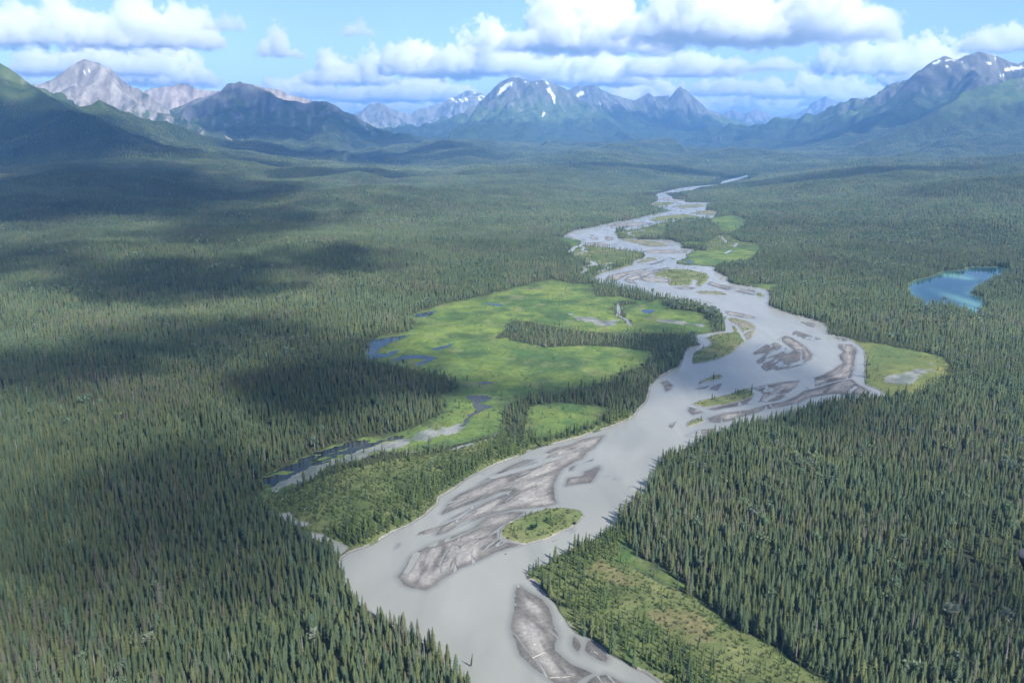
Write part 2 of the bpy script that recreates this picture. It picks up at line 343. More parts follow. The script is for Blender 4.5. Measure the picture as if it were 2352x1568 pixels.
# crests of the hills and mountains: (x, y) bearings at a distance in metres, fall-off length per metre of height, rock colour, tree line, base
RIDGES = [
 ("left_slope", 5200, [-330,20, -120,95, 0,165, 50,195, 100,228, 190,266, 300,312, 420,347, 560,384, 640,396], 1.75, (.11,.105,.075), 900),
 ("pale_peak", 9000, [20,235, 60,215, 90,210, 125,185, 150,167, 180,155, 215,157, 250,180, 300,205, 340,226, 380,250, 420,280, 470,305], 1.25, (.225,.205,.178), 560),
 ("tan_ridge", 11500, [300,235, 345,217, 400,205, 435,200, 470,213, 520,212, 555,187, 590,200, 640,216, 700,232, 760,246, 800,270], 1.35, (.245,.205,.165), 600),
 ("dark_mountain", 9600, [470,262, 500,236, 530,205, 560,195, 600,216, 650,237, 700,243, 740,237, 790,262, 850,296, 930,335, 1000,362, 1080,384], 1.30, (.122,.124,.112), 620),
 ("far_ridge", 17000, [800,280, 835,262, 870,246, 900,256, 940,266, 960,250, 1000,240, 1050,226, 1080,210, 1110,216, 1150,240, 1200,270], 1.10, (.155,.160,.152), 560),
 ("snowy_mountain", 13000, [900,335, 935,322, 1000,286, 1060,264, 1110,230, 1150,197, 1175,185, 1200,190, 1250,195, 1290,216, 1340,240, 1390,256, 1450,300, 1520,345], 1.25, (.096,.098,.084), 880),
 ("jagged_ridge", 15000, [1270,235, 1300,218, 1330,203, 1362,201, 1370,197, 1400,214, 1440,230, 1465,232, 1480,213, 1500,226, 1530,227, 1548,226, 1565,208, 1590,222, 1620,250, 1660,266, 1700,281, 1760,302, 1850,335], 1.10, (.094,.098,.088), 760),
 ("distant_mountain", 22000, [1640,275, 1680,258, 1705,266, 1745,259, 1790,273, 1820,268, 1860,246, 1895,225, 1925,233, 1960,234, 2010,240, 2030,226, 2080,205, 2150,200, 2250,190], 1.05, (.16,.155,.155), 800),
 ("right_mountain", 9500, [1800,380, 1900,346, 1960,310, 2010,256, 2050,226, 2100,176, 2150,140, 2175,133, 2200,146, 2230,131, 2270,133, 2310,146, 2352,152, 2420,120, 2560,80], 1.30, (.102,.100,.082), 820),
 ("right_shoulder", 7400, [1860,372, 1990,326, 2100,286, 2200,246, 2280,214, 2352,182, 2450,140, 2600,90], 2.1, (.11,.105,.085), 900),
 ("right_hills", 4300, [1640,412, 1760,402, 1900,396, 2050,388, 2200,374, 2352,360, 2520,350, 2700,345], 5.5, (.12,.11,.09), 900),
 ("far_hills", 8200, [700,392, 860,388, 960,372, 1060,366, 1150,362, 1300,370, 1420,380, 1540,374, 1650,368, 1760,374, 1900,356, 2000,340], 4.0, (.12,.11,.09), 900),
 ("mid_hills", 5800, [560,398, 700,402, 830,400, 905,410, 960,404, 1000,398, 1090,394, 1200,398, 1320,408, 1420,416], 5.0, (.12,.11,.09), 900),
]
RIDGE_LINES = []
for nm, dist, xy, fo, rock, tl in RIDGES:
    L = np.array([at_dist(xy[i], xy[i + 1], dist) for i in range(0, len(xy), 2)])
    # resample and roughen the crest a little
    s = np.concatenate([[0], np.cumsum(np.hypot(np.diff(L[:, 0]), np.diff(L[:, 1])))])
    RIDGE_LINES.append((L, s))
SPURS = [
 ("pale_peak", [215,157,9000, 300,235,8600, 400,282,8100, 470,315,7500, 540,350,6900]),
 ("pale_peak", [150,167,9000, 170,235,8500, 230,290,7900, 300,330,7300]),
 ("dark_mountain", [560,195,9600, 650,237,9100, 620,275,8700, 580,310,8200, 600,350,7600]),
 ("dark_mountain", [740,237,9600, 760,290,9000, 840,335,8300, 900,370,7600]),
 ("dark_mountain", [560,195,9600, 510,255,9200, 470,290,8800]),
 ("snowy_mountain", [1290,216,13000, 1340,248,12600, 1390,275,12100, 1450,320,11200, 1490,352,10400]),
 ("snowy_mountain", [1175,185,13000, 1140,240,12400, 1110,290,11700, 1120,335,10900]),
 ("snowy_mountain", [1250,195,13000, 1240,260,12200, 1250,310,11400, 1230,350,10600]),
 ("jagged_ridge", [1370,197,15000, 1420,250,14300, 1470,300,13300, 1560,352,11800]),
 ("jagged_ridge", [1565,208,15000, 1590,262,14400, 1640,300,13600, 1700,335,12600]),
 ("distant_mountain", [1895,225,22000, 1890,262,21000, 1850,290,19800]),
 ("right_mountain", [2175,133,9500, 2110,215,9000, 2050,270,8500, 1960,345,7900]),
 ("right_mountain", [2270,133,9500, 2240,190,9000, 2200,235,8600]),
 ("left_slope", [50,195,5200, 130,265,4900, 230,320,4600, 330,360,4300]),
]
for nm, xy in SPURS:
    i = [r[0] for r in RIDGES].index(nm)
    L = np.array([at_dist(*xy[k:k + 3]) for k in range(0, len(xy), 3)])
    s = np.concatenate([[0], np.cumsum(np.hypot(np.diff(L[:, 0]), np.diff(L[:, 1])))])
    RIDGES.append((nm, 0, None, RIDGES[i][3], RIDGES[i][4], RIDGES[i][5]))
    RIDGE_LINES.append((L, s))
NAMES = ["valley"] + list(dict.fromkeys(r[0] for r in RIDGES))
# the crests wander nearer and farther along their bearing
for k, (L, s) in enumerate(RIDGE_LINES):
    s2 = np.linspace(0, s[-1], max(8, int(s[-1] / 110)))
    L2 = np.stack([np.interp(s2, s, L[:, j]) for j in range(3)], 1)
    if RIDGES[k][1]:
        w = 1 + 0.035 * noise(s2 / 1500.0, np.full_like(s2, 3.7 * k), 40 + k)
        L2[:, 0] *= w; L2[:, 1] *= w; L2[:, 2] = CAM_H + (L2[:, 2] - CAM_H) * w
        h = np.maximum(L2[:, 2], 0)
        L2[:, 2] += 0.022 * h * (ridged(s2, s2 * 0 + 9.0 * k, 340.0, 4, 60 + k) - 0.5)
    s3 = np.concatenate([[0], np.cumsum(np.hypot(np.diff(L2[:, 0]), np.diff(L2[:, 1])))])
    RIDGE_LINES[k] = (L2, s3)

def mountains(x, y):
    """height, owner index, distance from its crest"""
    H = np.zeros(x.shape, np.float32); own = np.zeros(x.shape, np.int16); D = np.full(x.shape, 9999, np.float32)
    warpx = (x + 40 * fbm(x, y, 1300, 3, 5)).astype(np.float32); warpy = (y + 160 * fbm(x, y, 1300, 3, 6)).astype(np.float32)
    for k, (L, s) in enumerate(RIDGE_LINES):
        nm, _, _, fo, _, _ = RIDGES[k]
        hm = max(L[:, 2].max(), 20)
        reach = fo * hm * 6.0
        m = (warpx > L[:, 0].min() - reach) & (warpx < L[:, 0].max() + reach) & (warpy > L[:, 1].min() - reach) & (warpy < L[:, 1].max() + reach)
        if not m.any(): continue
        X = warpx[m]; Y = warpy[m]
        bd = np.full(X.shape, 1e12, np.float32); bt = np.zeros(X.shape, np.float32); bh = np.zeros(X.shape, np.float32)
        step = 4 if len(L) > 30 else 1
        idx = list(range(0, len(L) - 1, step)) + [len(L) - 1]
        for a, b in zip(idx[:-1], idx[1:]):
            ax, ay, bx, by = np.float32(L[a, 0]), np.float32(L[a, 1]), np.float32(L[b, 0]), np.float32(L[b, 1])
            ex, ey = bx - ax, by - ay
            t = np.clip(((X - ax) * ex + (Y - ay) * ey) / (ex * ex + ey * ey + 1e-6), 0, 1)
            q = (X - ax - t * ex) ** 2 + (Y - ay - t * ey) ** 2
            c = q < bd
            bd = np.where(c, q, bd); bt = np.where(c, np.float32(s[a]) + t * np.float32(s[b] - s[a]), bt)
        bd = np.sqrt(bd)
        bh = np.interp(bt, s, L[:, 2]).astype(np.float32)
        gul = 1 + 0.42 * noise(bt / 330.0, bd / 2600.0, 80 + k) + 0.22 * noise(bt / 130.0, bd / 1500.0, 90 + k)
        W = fo * np.maximum(bh, 15)
        de = bd * np.clip(gul, 0.4, 1.7)
        fall = np.exp(-de / W)
        if 'hills' not in nm and nm not in ('pale_peak', 'tan_ridge'): fall = 0.68 * fall + 0.32 * np.exp(-de / (3.3 * W))
        h = np.maximum(bh, 0) * fall * (1 - sstep(reach * 0.5, reach, bd))
        cur = H[m]; o = own[m]; dd = D[m]
        c = h > cur
        H[m] = np.where(c, h, cur); own[m] = np.where(c & (h > 25), NAMES.index(nm), o); D[m] = np.where(c, bd, dd)
    return H, own, D

# how far a place lies from the flat river land, on a coarse raster
GX0, GY0, GS = -6000.0, 0.0, 40.0
gx, gy = np.meshgrid(np.arange(GX0, 6000, GS), np.arange(GY0, 9000, GS))
FLAT = np.full(gx.shape, 1e4, np.float32)
for P in [RIVER, LAKE] + MEADOW + SHRUB[:2]:
    FLAT = np.minimum(FLAT, np.maximum(-sdf(P, gx, gy, 2500.0), 0))
def flatness(x, y):
    fx = np.clip((x - GX0) / GS, 0, FLAT.shape[1] - 1.001); fy = np.clip((y - GY0) / GS, 0, FLAT.shape[0] - 1.001)
    i = fx.astype(np.int32); j = fy.astype(np.int32); u = fx - i; v = fy - j
    return (FLAT[j, i] * (1 - u) + FLAT[j, i + 1] * u) * (1 - v) + (FLAT[j + 1, i] * (1 - u) + FLAT[j + 1, i + 1] * u) * v

def terrain(x, y, mt=None):
    H, own, D = mt if mt is not None else mountains(x, y)
    fl = flatness(x, y)
    ramp = sstep(20, 900, fl)
    und = ramp * (10 + 20 * (0.5 + fbm(x, y, 620, 3, 11)) + 6 * fbm(x, y, 170, 2, 12))
    far = sstep(3000, 5500, np.hypot(x, y))
    und = und * (1 - 0.35 * far) + sstep(150, 1300, fl) * sstep(1400, 3400, np.hypot(x, y)) * 75 * np.maximum(0.25 + fbm(x, y * 1.4, 1150, 4, 14), -.12)
    keep = np.maximum(sstep(10, 600, fl), 0.0)
    rug = np.minimum(H, 800) * 0.15 * (1 - np.exp(-(D / 330.0) ** 1.5)) * (ridged(x, y, 620, 5, 21) - 1.45)
    rug = rug + np.minimum(H, 300) / 300 * 7 * fbm(x, y, 90, 3, 31)
    return (1.1 + 0.25 * fbm(x, y, 60, 2, 13) + und + H * keep + rug * keep).astype(np.float32)

# flow direction for the braids: noise drawn out along the river
CL = pts(('Z', [1300,1700, 1130,1480, 960,1340, 1000,1240, 1250,1110, 1480,1000, 1560,900, 1760,800, 1780,740, 1600,680, 1440,630, 1560,580, 1420,560, 1340,550, 1500,500, 1560,470, 1540,440, 1700,410]))
def along(x, y):
    bd = np.full(x.shape, 1e18); bu = np.zeros(x.shape); bv = np.zeros(x.shape); s = 0.0
    for i in range(len(CL) - 1):
        ax, ay = CL[i]; ex, ey = CL[i + 1] - CL[i]; l = math.hypot(ex, ey)
        t = np.clip(((x - ax) * ex + (y - ay) * ey) / (l * l), 0, 1)
        q = (x - ax - t * ex) ** 2 + (y - ay - t * ey) ** 2
        c = q < bd
        bd = np.where(c, q, bd); bu = np.where(c, s + t * l, bu)
        bv = np.where(c, ((x - ax) * ey - (y - ay) * ex) / l, bv); s += l
    return bu, bv

GRAVEL, VEG, GRASS, SHRUBS, FOREST, MUDDY, BROWNISH, WATERBED, SCRUB = range(9)

def survey(x, y, z, fine=True):
    """shape the flat land and say what covers it"""
    cov = np.full(x.shape, FOREST, np.int8)
    near = np.hypot(x, y) < 8000
    wob = 1.2 * fbm(x, y, 14, 2, 51) + 2.5 * fbm(x, y, 60, 2, 52)
    dr = sdf(RIVER, x, y, 30.0)
    for P in SHRUB: cov[sdf(P, x, y, 12) + 3 * fbm(x, y, 25, 2, 53) > 0] = SHRUBS
    md = np.full(x.shape, -20, np.float32)
    for P in MEADOW: md = np.maximum(md, sdf(P, x, y, 20))
    grass = md + 5 * fbm(x, y, 30, 3, 54) > 0
    cov[grass] = GRASS
    for P in BROWN: cov[sdf(P, x, y, 10) + 5 * fbm(x, y, 14, 3, 55) > 0] = BROWNISH
    for P in STANDS: cov[sdf(P, x, y, 10) + 4 * fbm(x, y, 18, 2, 56) > 0] = FOREST
    z = z.copy()
    flatz = 0.75 + 0.25 * fbm(x, y, 40, 2, 57)
    m = (md > -15); z[m] = np.minimum(z[m], flatz[m] + np.maximum(-md[m], 0) * 0.3)
    for P in MUD:
        d = sdf(P, x, y, 10)
        n = fbm(x, y * 0.6, 22, 4, 58)
        c = (d + (14 if P is not MUD[0] else 22) * n > 3) & (d > 0) & (cov == GRASS) | ((d > 0) & (n > -0.1) & (cov == SHRUBS))
        cov[c] = MUDDY
    # ponds and lake
    for P in PONDS:
        d = sdf(P, x, y, 12)
        c = d + 2.5 * fbm(x, y, 10, 3, 59) > 0
        if P is PONDS[0]:        # floating weed along the near edge
            weed = fbm(x + 0.5 * y, (y - 0.5 * x) * 2.2, 26, 4, 60)
            c &= (weed < 0.30)
        z[c] = -0.5
        m = (d > -12) & ~c; z[m] = np.minimum(z[m], 0.12 + 0.05 * np.maximum(-d[m], 0))
        cov[c] = WATERBED
    d = sdf(LAKE, x, y, 25)
    c = d > 0; z[c] = -0.6; cov[c] = WATERBED
    m = (d > -25) & ~c; z[m] = np.minimum(z[m], 0.25 + 0.12 * np.maximum(-d[m], 0)); cov[m & (d > -2.5)] = GRASS
    # river bed and banks
    dw = dr + wob * 0.45
    inr = dw > 0
    m = (dr > -25) & ~inr
    z[m] = np.minimum(z[m], 0.5 + 0.12 * np.maximum(-dw[m], 0))
    cov[m & (dw > -1.1) & (wob > -0.6)] = GRAVEL
    z[inr] = np.maximum(-0.9, -0.12 * dw[inr]) ; cov[inr] = WATERBED
    u = v = None
    idx = np.nonzero(dr > -5)[0] if x.ndim == 1 else None
    xs, ys, zs, cs = x[idx], y[idx], z[idx], cov[idx]
    u, v = along(xs, ys)
    n1 = fbm(u / 3.4, v, 13, 4, 70); n2 = fbm(u / 5.0, v, 6, 3, 71); n3 = fbm(xs, ys, 30, 3, 72)
    n4 = fbm(u / 5.5, v, 17, 3, 73); n5 = fbm(xs, ys, 45, 2, 74)
    wb = wob[idx]
    for kind, P in BARS:
        d = sdf(P, xs, ys, 12.0)
        if kind in ('veg', 'scrub'):
            dd = d + 0.8 * wb
            c = dd > 0
            zs[c] = np.maximum(zs[c], np.minimum(0.25 + 0.16 * dd[c], 0.9)); 
            cs[c] = np.where(dd[c] < 1.3, GRAVEL, VEG if kind == 'veg' else SCRUB)
        elif kind == 'bar':
            dd = d + 0.5 * wb
            hb = np.minimum(0.035 * dd, 0.34) + 0.02 + np.clip(n1 * 0.40 + n2 * 0.16 - 0.03, -0.5, 0.22) * sstep(0.5, 9, dd)
            hb = hb - 0.42 * np.exp(-(n4 / 0.045) ** 2) * sstep(-.10, .12, n5)
            c = dd > 0
            zs[c] = np.maximum(zs[c], hb[c]); cs[c] = GRAVEL
            c = (dd > -7) & (dd <= 0); zs[c] = np.maximum(zs[c], 0.03 * dd[c] - 0.02)
        else:
            hb = 0.34 * n1 + 0.26 * n2 - 0.015 + 0.02 * np.minimum(d, 4)
            c = d > 0
            zs[c] = np.maximum(zs[c], np.clip(hb[c], -0.2, 0.12)); cs[c] = GRAVEL
    # stray shoals
    hb = -0.60 + 0.33 * sstep(900, 2000, np.hypot(xs, ys)) + 0.34 * n1 + 0.15 * n2 + 0.30 * n3
    c = (cs == WATERBED) & (hb > zs); zs[c] = hb[c]
    z[idx] = zs; cov[idx] = cs
    for w, P in CREEKS:
        d = linedist(P, x, y, 12 + w)
        c = d < w * 0.5 + wob * 0.25
        near_ = (d < w * 0.5 + 6) & ~c
        z[near_] = np.minimum(z[near_], 0.12 + 0.12 * (d[near_] - w * 0.5 + 0.6).clip(0))
        cov[(d < w * 0.5 + 0.7) & ~c & (cov != WATERBED)] = GRAVEL
        z[c] = np.minimum(z[c], -0.25); cov[c] = WATERBED
    return z, cov

# ------------------------------------------------------------------ ground colours (true albedo, no light in it)
def mix(a, b, t):
    t = np.clip(t, 0, 1)[..., None]
    return np.asarray(a, np.float32) * (1 - t) + np.asarray(b, np.float32) * t

def ground_colour(x, y, z, cov, own, slope):
    n_big = fbm(x, y, 90, 3, 101); n_mid = fbm(x, y, 22, 3, 102); n_sm = fbm(x, y, 5, 2, 103); n_huge = fbm(x, y, 420, 3, 104)
    c = mix((.026, .034, .016), (.055, .060, .026), 0.45 + 0.5 * n_mid + 0.3 * n_big)                       # forest floor
    far = sstep(3500, 7000, np.hypot(x, y))[..., None]
    farc = mix((.030, .052, .028), (.062, .090, .040), 0.45 + 0.5 * n_huge + 0.35 * n_big)
    c = c * (1 - far) + farc * far
    def put(k, col):
        m = cov == k; c[m] = col[m]
    g = mix((.058, .108, .034), (.145, .190, .046), 0.5 + 0.55 * n_big + 0.45 * n_mid + .3 * n_sm)
    g = mix(g, (.048, .082, .032), np.clip(fbm(x, y, 60, 5, 105) * 1.5 - 0.15, 0, 0.75))
    g = mix(g, (.165, .165, .075), np.clip(fbm(x + 300, y, 36, 5, 107) * 2.0 - 0.75, 0, 0.4))
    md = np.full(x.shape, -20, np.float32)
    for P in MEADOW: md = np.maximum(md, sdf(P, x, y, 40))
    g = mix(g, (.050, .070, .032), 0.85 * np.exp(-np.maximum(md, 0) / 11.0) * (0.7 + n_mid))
    bog = sdf(MEADOW[2], x, y, 5) > 0
    g2 = mix((.085, .120, .042), (.165, .165, .052), 0.5 + 0.7 * n_big + 0.3 * n_mid)
    g[bog] = g2[bog]
    put(GRASS, g)
    s = mix((.070, .098, .034), (.130, .142, .056), 0.5 + 0.55 * n_mid + 0.4 * n_big)
    put(SHRUBS, s)
    put(VEG, mix((.085, .115, .040), (.175, .180, .075), 0.5 + 0.5 * n_mid + 0.4 * n_big))
    put(SCRUB, mix((.19, .175, .135), (.12, .135, .06), 0.5 + 0.9 * n_mid))
    put(BROWNISH, mix((.145, .130, .062), (.105, .120, .045), 0.5 + 0.8 * n_mid + .4 * n_sm))
    put(MUDDY, mix((.115, .135, .115), (.22, .225, .205), 0.5 + 0.9 * n_mid))
    gr = mix((.165, .158, .147), (.235, .222, .203), 0.5 + 0.9 * n_big + 0.45 * n_mid + 0.2 * n_sm)
    i = np.nonzero(cov == GRAVEL)[0]
    if len(i):
        u, v = along(x[i], y[i])
        st = fbm(u / 4.5, v, 7, 4, 106)
        gi = mix(gr[i], (.275, .260, .235), np.clip(st * 1.5, 0, 0.6))
        wet = sstep(0.30, 0.02, z[i])[:, None]
        gi = gi * (1 - 0.52 * wet)
        c[i] = gi
    put(WATERBED, mix((.10, .10, .085), (.13, .13, .11), n_mid))
    # mountains: forest, then green tundra, then rock, by height and steepness
    rocky = np.zeros(x.shape, np.float32)
    for k, nm in enumerate(NAMES):
        if k == 0 or nm in ('right_hills', 'far_hills', 'mid_hills'): continue
        i = np.nonzero(own == k)[0]
        if not len(i): continue
        r = [q for q in RIDGES if q[0] == nm][0]
        xi, yi, zi = x[i], y[i], z[i]
        nb = fbm(xi, yi, 500, 4, 110); nf = ridged(xi, yi, 260, 4, 111) - 0.5; nt = fbm(xi, yi, 130, 3, 112)
        rock = np.asarray(r[4], np.float32) * (1 + 0.35 * nb + 0.25 * nf)[:, None]
        rock = mix(rock, np.asarray(r[4]) * 1.55, np.clip(fbm(xi / 1.0, yi, 95, 3, 113) * 1.6 - 0.35, 0, 0.7))
        strk = fbm(xi + .25 * yi, yi * .22, 85, 4, 114) + .5 * fbm(xi - .3 * yi, yi * .2, 36, 3, 115)      # chutes of scree between ribs of dark rock
        rock = rock * (1 + 0.48 * np.clip(strk, -.9, 1.0))[:, None]
        green = mix((.040, .070, .026), (.085, .120, .042), 0.5 + 0.8 * nt + 0.4 * nb)
        wood = mix((.020, .036, .018), (.040, .060, .024), 0.5 + 0.7 * nt)
        tl = r[5]
        t1 = sstep(tl * 0.50, tl * 0.62, zi + 70 * nb + 50 * nt)
        t2 = sstep(tl * 0.85, tl * 1.15, zi + 130 * nb + 110 * nf + 170 * strk + 160 * (slope[i] - 0.55))
        cc = mix(mix(wood, green, t1), rock, t2)
        c[i] = cc; rocky[i] = 0.25 + 0.75 * t2
    return c, rocky

# ------------------------------------------------------------------ raster of the land: fine near by, coarser towards the horizon
def pixel_rows():
    r = [110.0]
    while r[-1] < 45000:
        d = r[-1]
        if d < 6200: step = max(0.55 * d * d / (230.0 * 796.0) * 1.0, 0.9)
        else: step = 26.0 if d < 17000 else (46.0 if d < 23500 else 400.0)
        if d < 6200: step = min(step, 26.0)
        r.append(d + step)
    return np.array(r)
RAD = pixel_rows()
az = np.concatenate([np.linspace(-68, -39, 60)[:-1], np.linspace(-39, 39, 1180), np.linspace(39, 68, 60)[1:]])
AZ = np.radians(az)
print("raster", len(RAD), len(AZ))
NR, NA = len(RAD), len(AZ)
rr, aa = np.meshgrid(RAD, AZ, indexing='ij')
X = (rr * np.sin(aa)).ravel().astype(np.float32); Y = (rr * np.cos(aa)).ravel().astype(np.float32)
MT = mountains(X, Y)
Zl = terrain(X, Y, MT)
dzr = np.gradient(Zl.reshape(NR, NA), axis=0) / np.gradient(rr, axis=0)
dza = np.gradient(Zl.reshape(NR, NA), axis=1) / (np.gradient(aa, axis=1) * rr)
SL = np.hypot(dzr, dza).ravel().astype(np.float32)
Zs, COV = survey(X, Y, Zl)
OWN = MT[1].copy()
COL, ROCKY = ground_colour(X, Y, Zs, COV, OWN, SL)
# lying snow, screes: outlines in bearings, on the mountain they lie on
SNOW = [("snowy_mountain", [1148,202, 1166,190, 1183,185, 1176,193, 1160,208, 1136,228, 1144,214]), ("snowy_mountain", [1254,203, 1262,203, 1277,222, 1276,238, 1268,236, 1268,222]),
  ("snowy_mountain", [1256,245, 1252,262, 1240,278, 1248,258]),
  ("tan_ridge", [405,262, 425,250, 440,252, 480,250, 470,257, 430,262]),
  ("jagged_ridge", [1318,222, 1334,210, 1345,212, 1330,224]), ("jagged_ridge", [1372,240, 1380,232, 1384,245]), ("distant_mountain", [1935,236, 1965,236, 1970,245, 1945,247]), ("distant_mountain", [1990,238, 2040,240, 2010,246]),
  ("right_mountain", [2262,146, 2280,140, 2275,150]), ("right_mountain", [2300,158, 2352,150, 2352,158, 2310,166]), ("right_mountain", [2290,172, 2320,165, 2300,178]), ("pale_peak", [185,168, 205,162, 215,166, 195,172]),
  ("right_mountain", [2168,150, 2180,148, 2176,156])]
SCREE = [("dark_mountain", [512,312, 540,330, 556,345, 560,318, 556,318, 548,330, 530,318]), ("dark_mountain", [395,262, 430,285, 470,302, 440,296])]
DP = np.stack([X, Y, Zs - CAM_H], 1)
fwd = DP[:, 1] * math.cos(PITCH) - DP[:, 2] * math.sin(PITCH); upv = DP[:, 1] * math.sin(PITCH) + DP[:, 2] * math.cos(PITCH)
BX = (1176 + FOC * DP[:, 0] / fwd).astype(np.float32); BY = (784 - FOC * upv / fwd).astype(np.float32)
nsn = 7 * fbm(X, Y, 160, 4, 120)
for lst, colr in ((SNOW, (.80, .82, .84)), (SCREE, (.42, .36, .26))):
    for nm, xy in lst:
        P = np.array(xy, float).reshape(-1, 2)
        sel = np.nonzero((OWN == NAMES.index(nm)) & (np.abs(BX - P[:, 0].mean()) < 120) & (np.abs(BY - P[:, 1].mean()) < 80))[0]
        if len(sel):
            d = sdf(P, BX[sel], BY[sel], 12)
            COL[sel[d + nsn[sel] * 0.3 > (1.3 if lst is SNOW else 0.8)]] = colr
for nm, zlim in (("snowy_mountain", 1010), ("far_ridge", 950), ("right_mountain", 1050), ("distant_mountain", 1150)):
    sel = np.nonzero((OWN == NAMES.index(nm)) & (Zs > zlim))[0]
    m = ridged(X[sel], Y[sel], 330, 3, 121) + 0.25 * fbm(X[sel], Y[sel], 60, 2, 122) > (1.45 if nm != "far_ridge" else 1.22)
    COL[sel[m]] = (.80, .82, .84)

# ------------------------------------------------------------------ materials
def new_mat(name):
    m = bpy.data.materials.new(name); m.use_nodes = True
    nt = m.node_tree
    return m, nt, nt.nodes, nt.links, nt.nodes["Principled BSDF"]

def mat_ground():
    m, nt, N, L, b = new_mat("land_cover")
    at = N.new("ShaderNodeAttribute"); at.attribute_name = "cover"
    geo = N.new("ShaderNodeNewGeometry")
    def nz(scale, det):
        n = N.new("ShaderNodeTexNoise"); n.inputs["Scale"].default_value = scale; n.inputs["Detail"].default_value = det
        n.inputs["Roughness"].default_value = 0.62
        L.new(geo.outputs["Position"], n.inputs["Vector"]); return n
    n1 = nz(0.45, 5); n2 = nz(0.045, 6)
    a = N.new("ShaderNodeMath"); a.operation = 'ADD'; L.new(n1.outputs[0], a.inputs[0]); L.new(n2.outputs[0], a.inputs[1])
    mr = N.new("ShaderNodeMapRange"); mr.inputs[1].default_value = 0.6; mr.inputs[2].default_value = 1.4; mr.inputs[3].default_value = 0.62; mr.inputs[4].default_value = 1.38
    L.new(a.outputs[0], mr.inputs[0])
    mx = N.new("ShaderNodeVectorMath"); mx.operation = 'SCALE'
    L.new(at.outputs["Color"], mx.inputs[0]); L.new(mr.outputs[0], mx.inputs[3])
    L.new(mx.outputs[0], b.inputs["Base Color"])
    b.inputs["Roughness"].default_value = 0.95; b.inputs["Specular IOR Level"].default_value = 0.15
    bp = N.new("ShaderNodeBump"); bp.inputs["Strength"].default_value = 0.6; bp.inputs["Distance"].default_value = 6.0
    L.new(n2.outputs[0], bp.inputs["Height"])
    # gullies and ribs of the bare rock
    mp = N.new("ShaderNodeMapping"); mp.inputs["Scale"].default_value = (1, 1, .45); L.new(geo.outputs["Position"], mp.inputs["Vector"])
    rg = N.new("ShaderNodeTexNoise"); rg.noise_type = 'RIDGED_MULTIFRACTAL'; rg.normalize = False; rg.inputs["Scale"].default_value = 0.0055; rg.inputs["Detail"].default_value = 7
    L.new(mp.outputs[0], rg.inputs["Vector"])
    b2 = N.new("ShaderNodeBump"); b2.inputs["Distance"].default_value = 34.0
    L.new(at.outputs["Alpha"], b2.inputs["Strength"]); L.new(rg.outputs[0], b2.inputs["Height"]); L.new(bp.outputs[0], b2.inputs["Normal"])
    L.new(b2.outputs[0], b.inputs["Normal"])
    return m

def mat_river():
    m, nt, N, L, b = new_mat("silty_water")
    geo = N.new("ShaderNodeNewGeometry")
    mp = N.new("ShaderNodeMapping"); mp.inputs["Rotation"].default_value = (0, 0, R(-35)); mp.inputs["Scale"].default_value = (0.030, 0.009, 0.02)
    L.new(geo.outputs["Position"], mp.inputs["Vector"])
    n = N.new("ShaderNodeTexNoise"); n.inputs["Scale"].default_value = 1.0; n.inputs["Detail"].default_value = 5; n.inputs["Distortion"].default_value = 0.8
    L.new(mp.outputs[0], n.inputs["Vector"])
    at = N.new("ShaderNodeAttribute"); at.attribute_name = "depth"
    cr = N.new("ShaderNodeValToRGB")
    cr.color_ramp.elements[0].position = 0.3; cr.color_ramp.elements[0].color = (.190, .196, .178, 1)
    cr.color_ramp.elements[1].position = 0.7; cr.color_ramp.elements[1].color = (.243, .246, .222, 1)
    L.new(n.outputs[0], cr.inputs[0])
    mx = N.new("ShaderNodeMix"); mx.data_type = 'RGBA'
    L.new(at.outputs["Fac"], mx.inputs["Factor"]); mx.inputs["A"].default_value = (.128, .134, .130, 1); L.new(cr.outputs[0], mx.inputs["B"])
    L.new(mx.outputs["Result"], b.inputs["Base Color"])
    b.inputs["Roughness"].default_value = 0.24; b.inputs["Specular IOR Level"].default_value = 0.24; b.inputs["IOR"].default_value = 1.33
    n3 = N.new("ShaderNodeTexNoise"); n3.inputs["Scale"].default_value = 0.5; n3.inputs["Detail"].default_value = 4
    L.new(geo.outputs["Position"], n3.inputs["Vector"])
    bp = N.new("ShaderNodeBump"); bp.inputs["Strength"].default_value = 0.12; bp.inputs["Distance"].default_value = 0.3
    L.new(n3.outputs[0], bp.inputs["Height"]); L.new(bp.outputs[0], b.inputs["Normal"])
    return m

def mat_still(name, col, rough=0.03, attr=None):
    m, nt, N, L, b = new_mat(name)
    b.inputs["Base Color"].default_value = (*col, 1); b.inputs["Roughness"].default_value = rough; b.inputs["IOR"].default_value = 1.33
    if attr:
        b.inputs["Specular IOR Level"].default_value = 0.10
        at = N.new("ShaderNodeAttribute"); at.attribute_name = attr
        L.new(at.outputs["Color"], b.inputs["Base Color"])
    else:
        b.inputs["Specular IOR Level"].default_value = 0.32
        geo = N.new("ShaderNodeNewGeometry"); n = N.new("ShaderNodeTexNoise"); n.inputs["Scale"].default_value = 0.06; n.inputs["Detail"].default_value = 4
        L.new(geo.outputs["Position"], n.inputs["Vector"])
        cr = N.new("ShaderNodeValToRGB"); cr.color_ramp.elements[0].position = .35; cr.color_ramp.elements[1].position = .7
        cr.color_ramp.elements[0].color = (*col, 1); cr.color_ramp.elements[1].color = (col[0] * 2.2 + .01, col[1] * 2.1 + .01, col[2] * 1.7 + .005, 1)
        L.new(n.outputs[0], cr.inputs[0]); L.new(cr.outputs[0], b.inputs["Base Color"])
    return m

M_GROUND = mat_ground(); M_RIVER = mat_river()
M_POND = mat_still("pond_water", (.012, .016, .016)); M_LAKE = mat_still("lake_water", (.01, .05, .1), 0.06, "depth_tint")

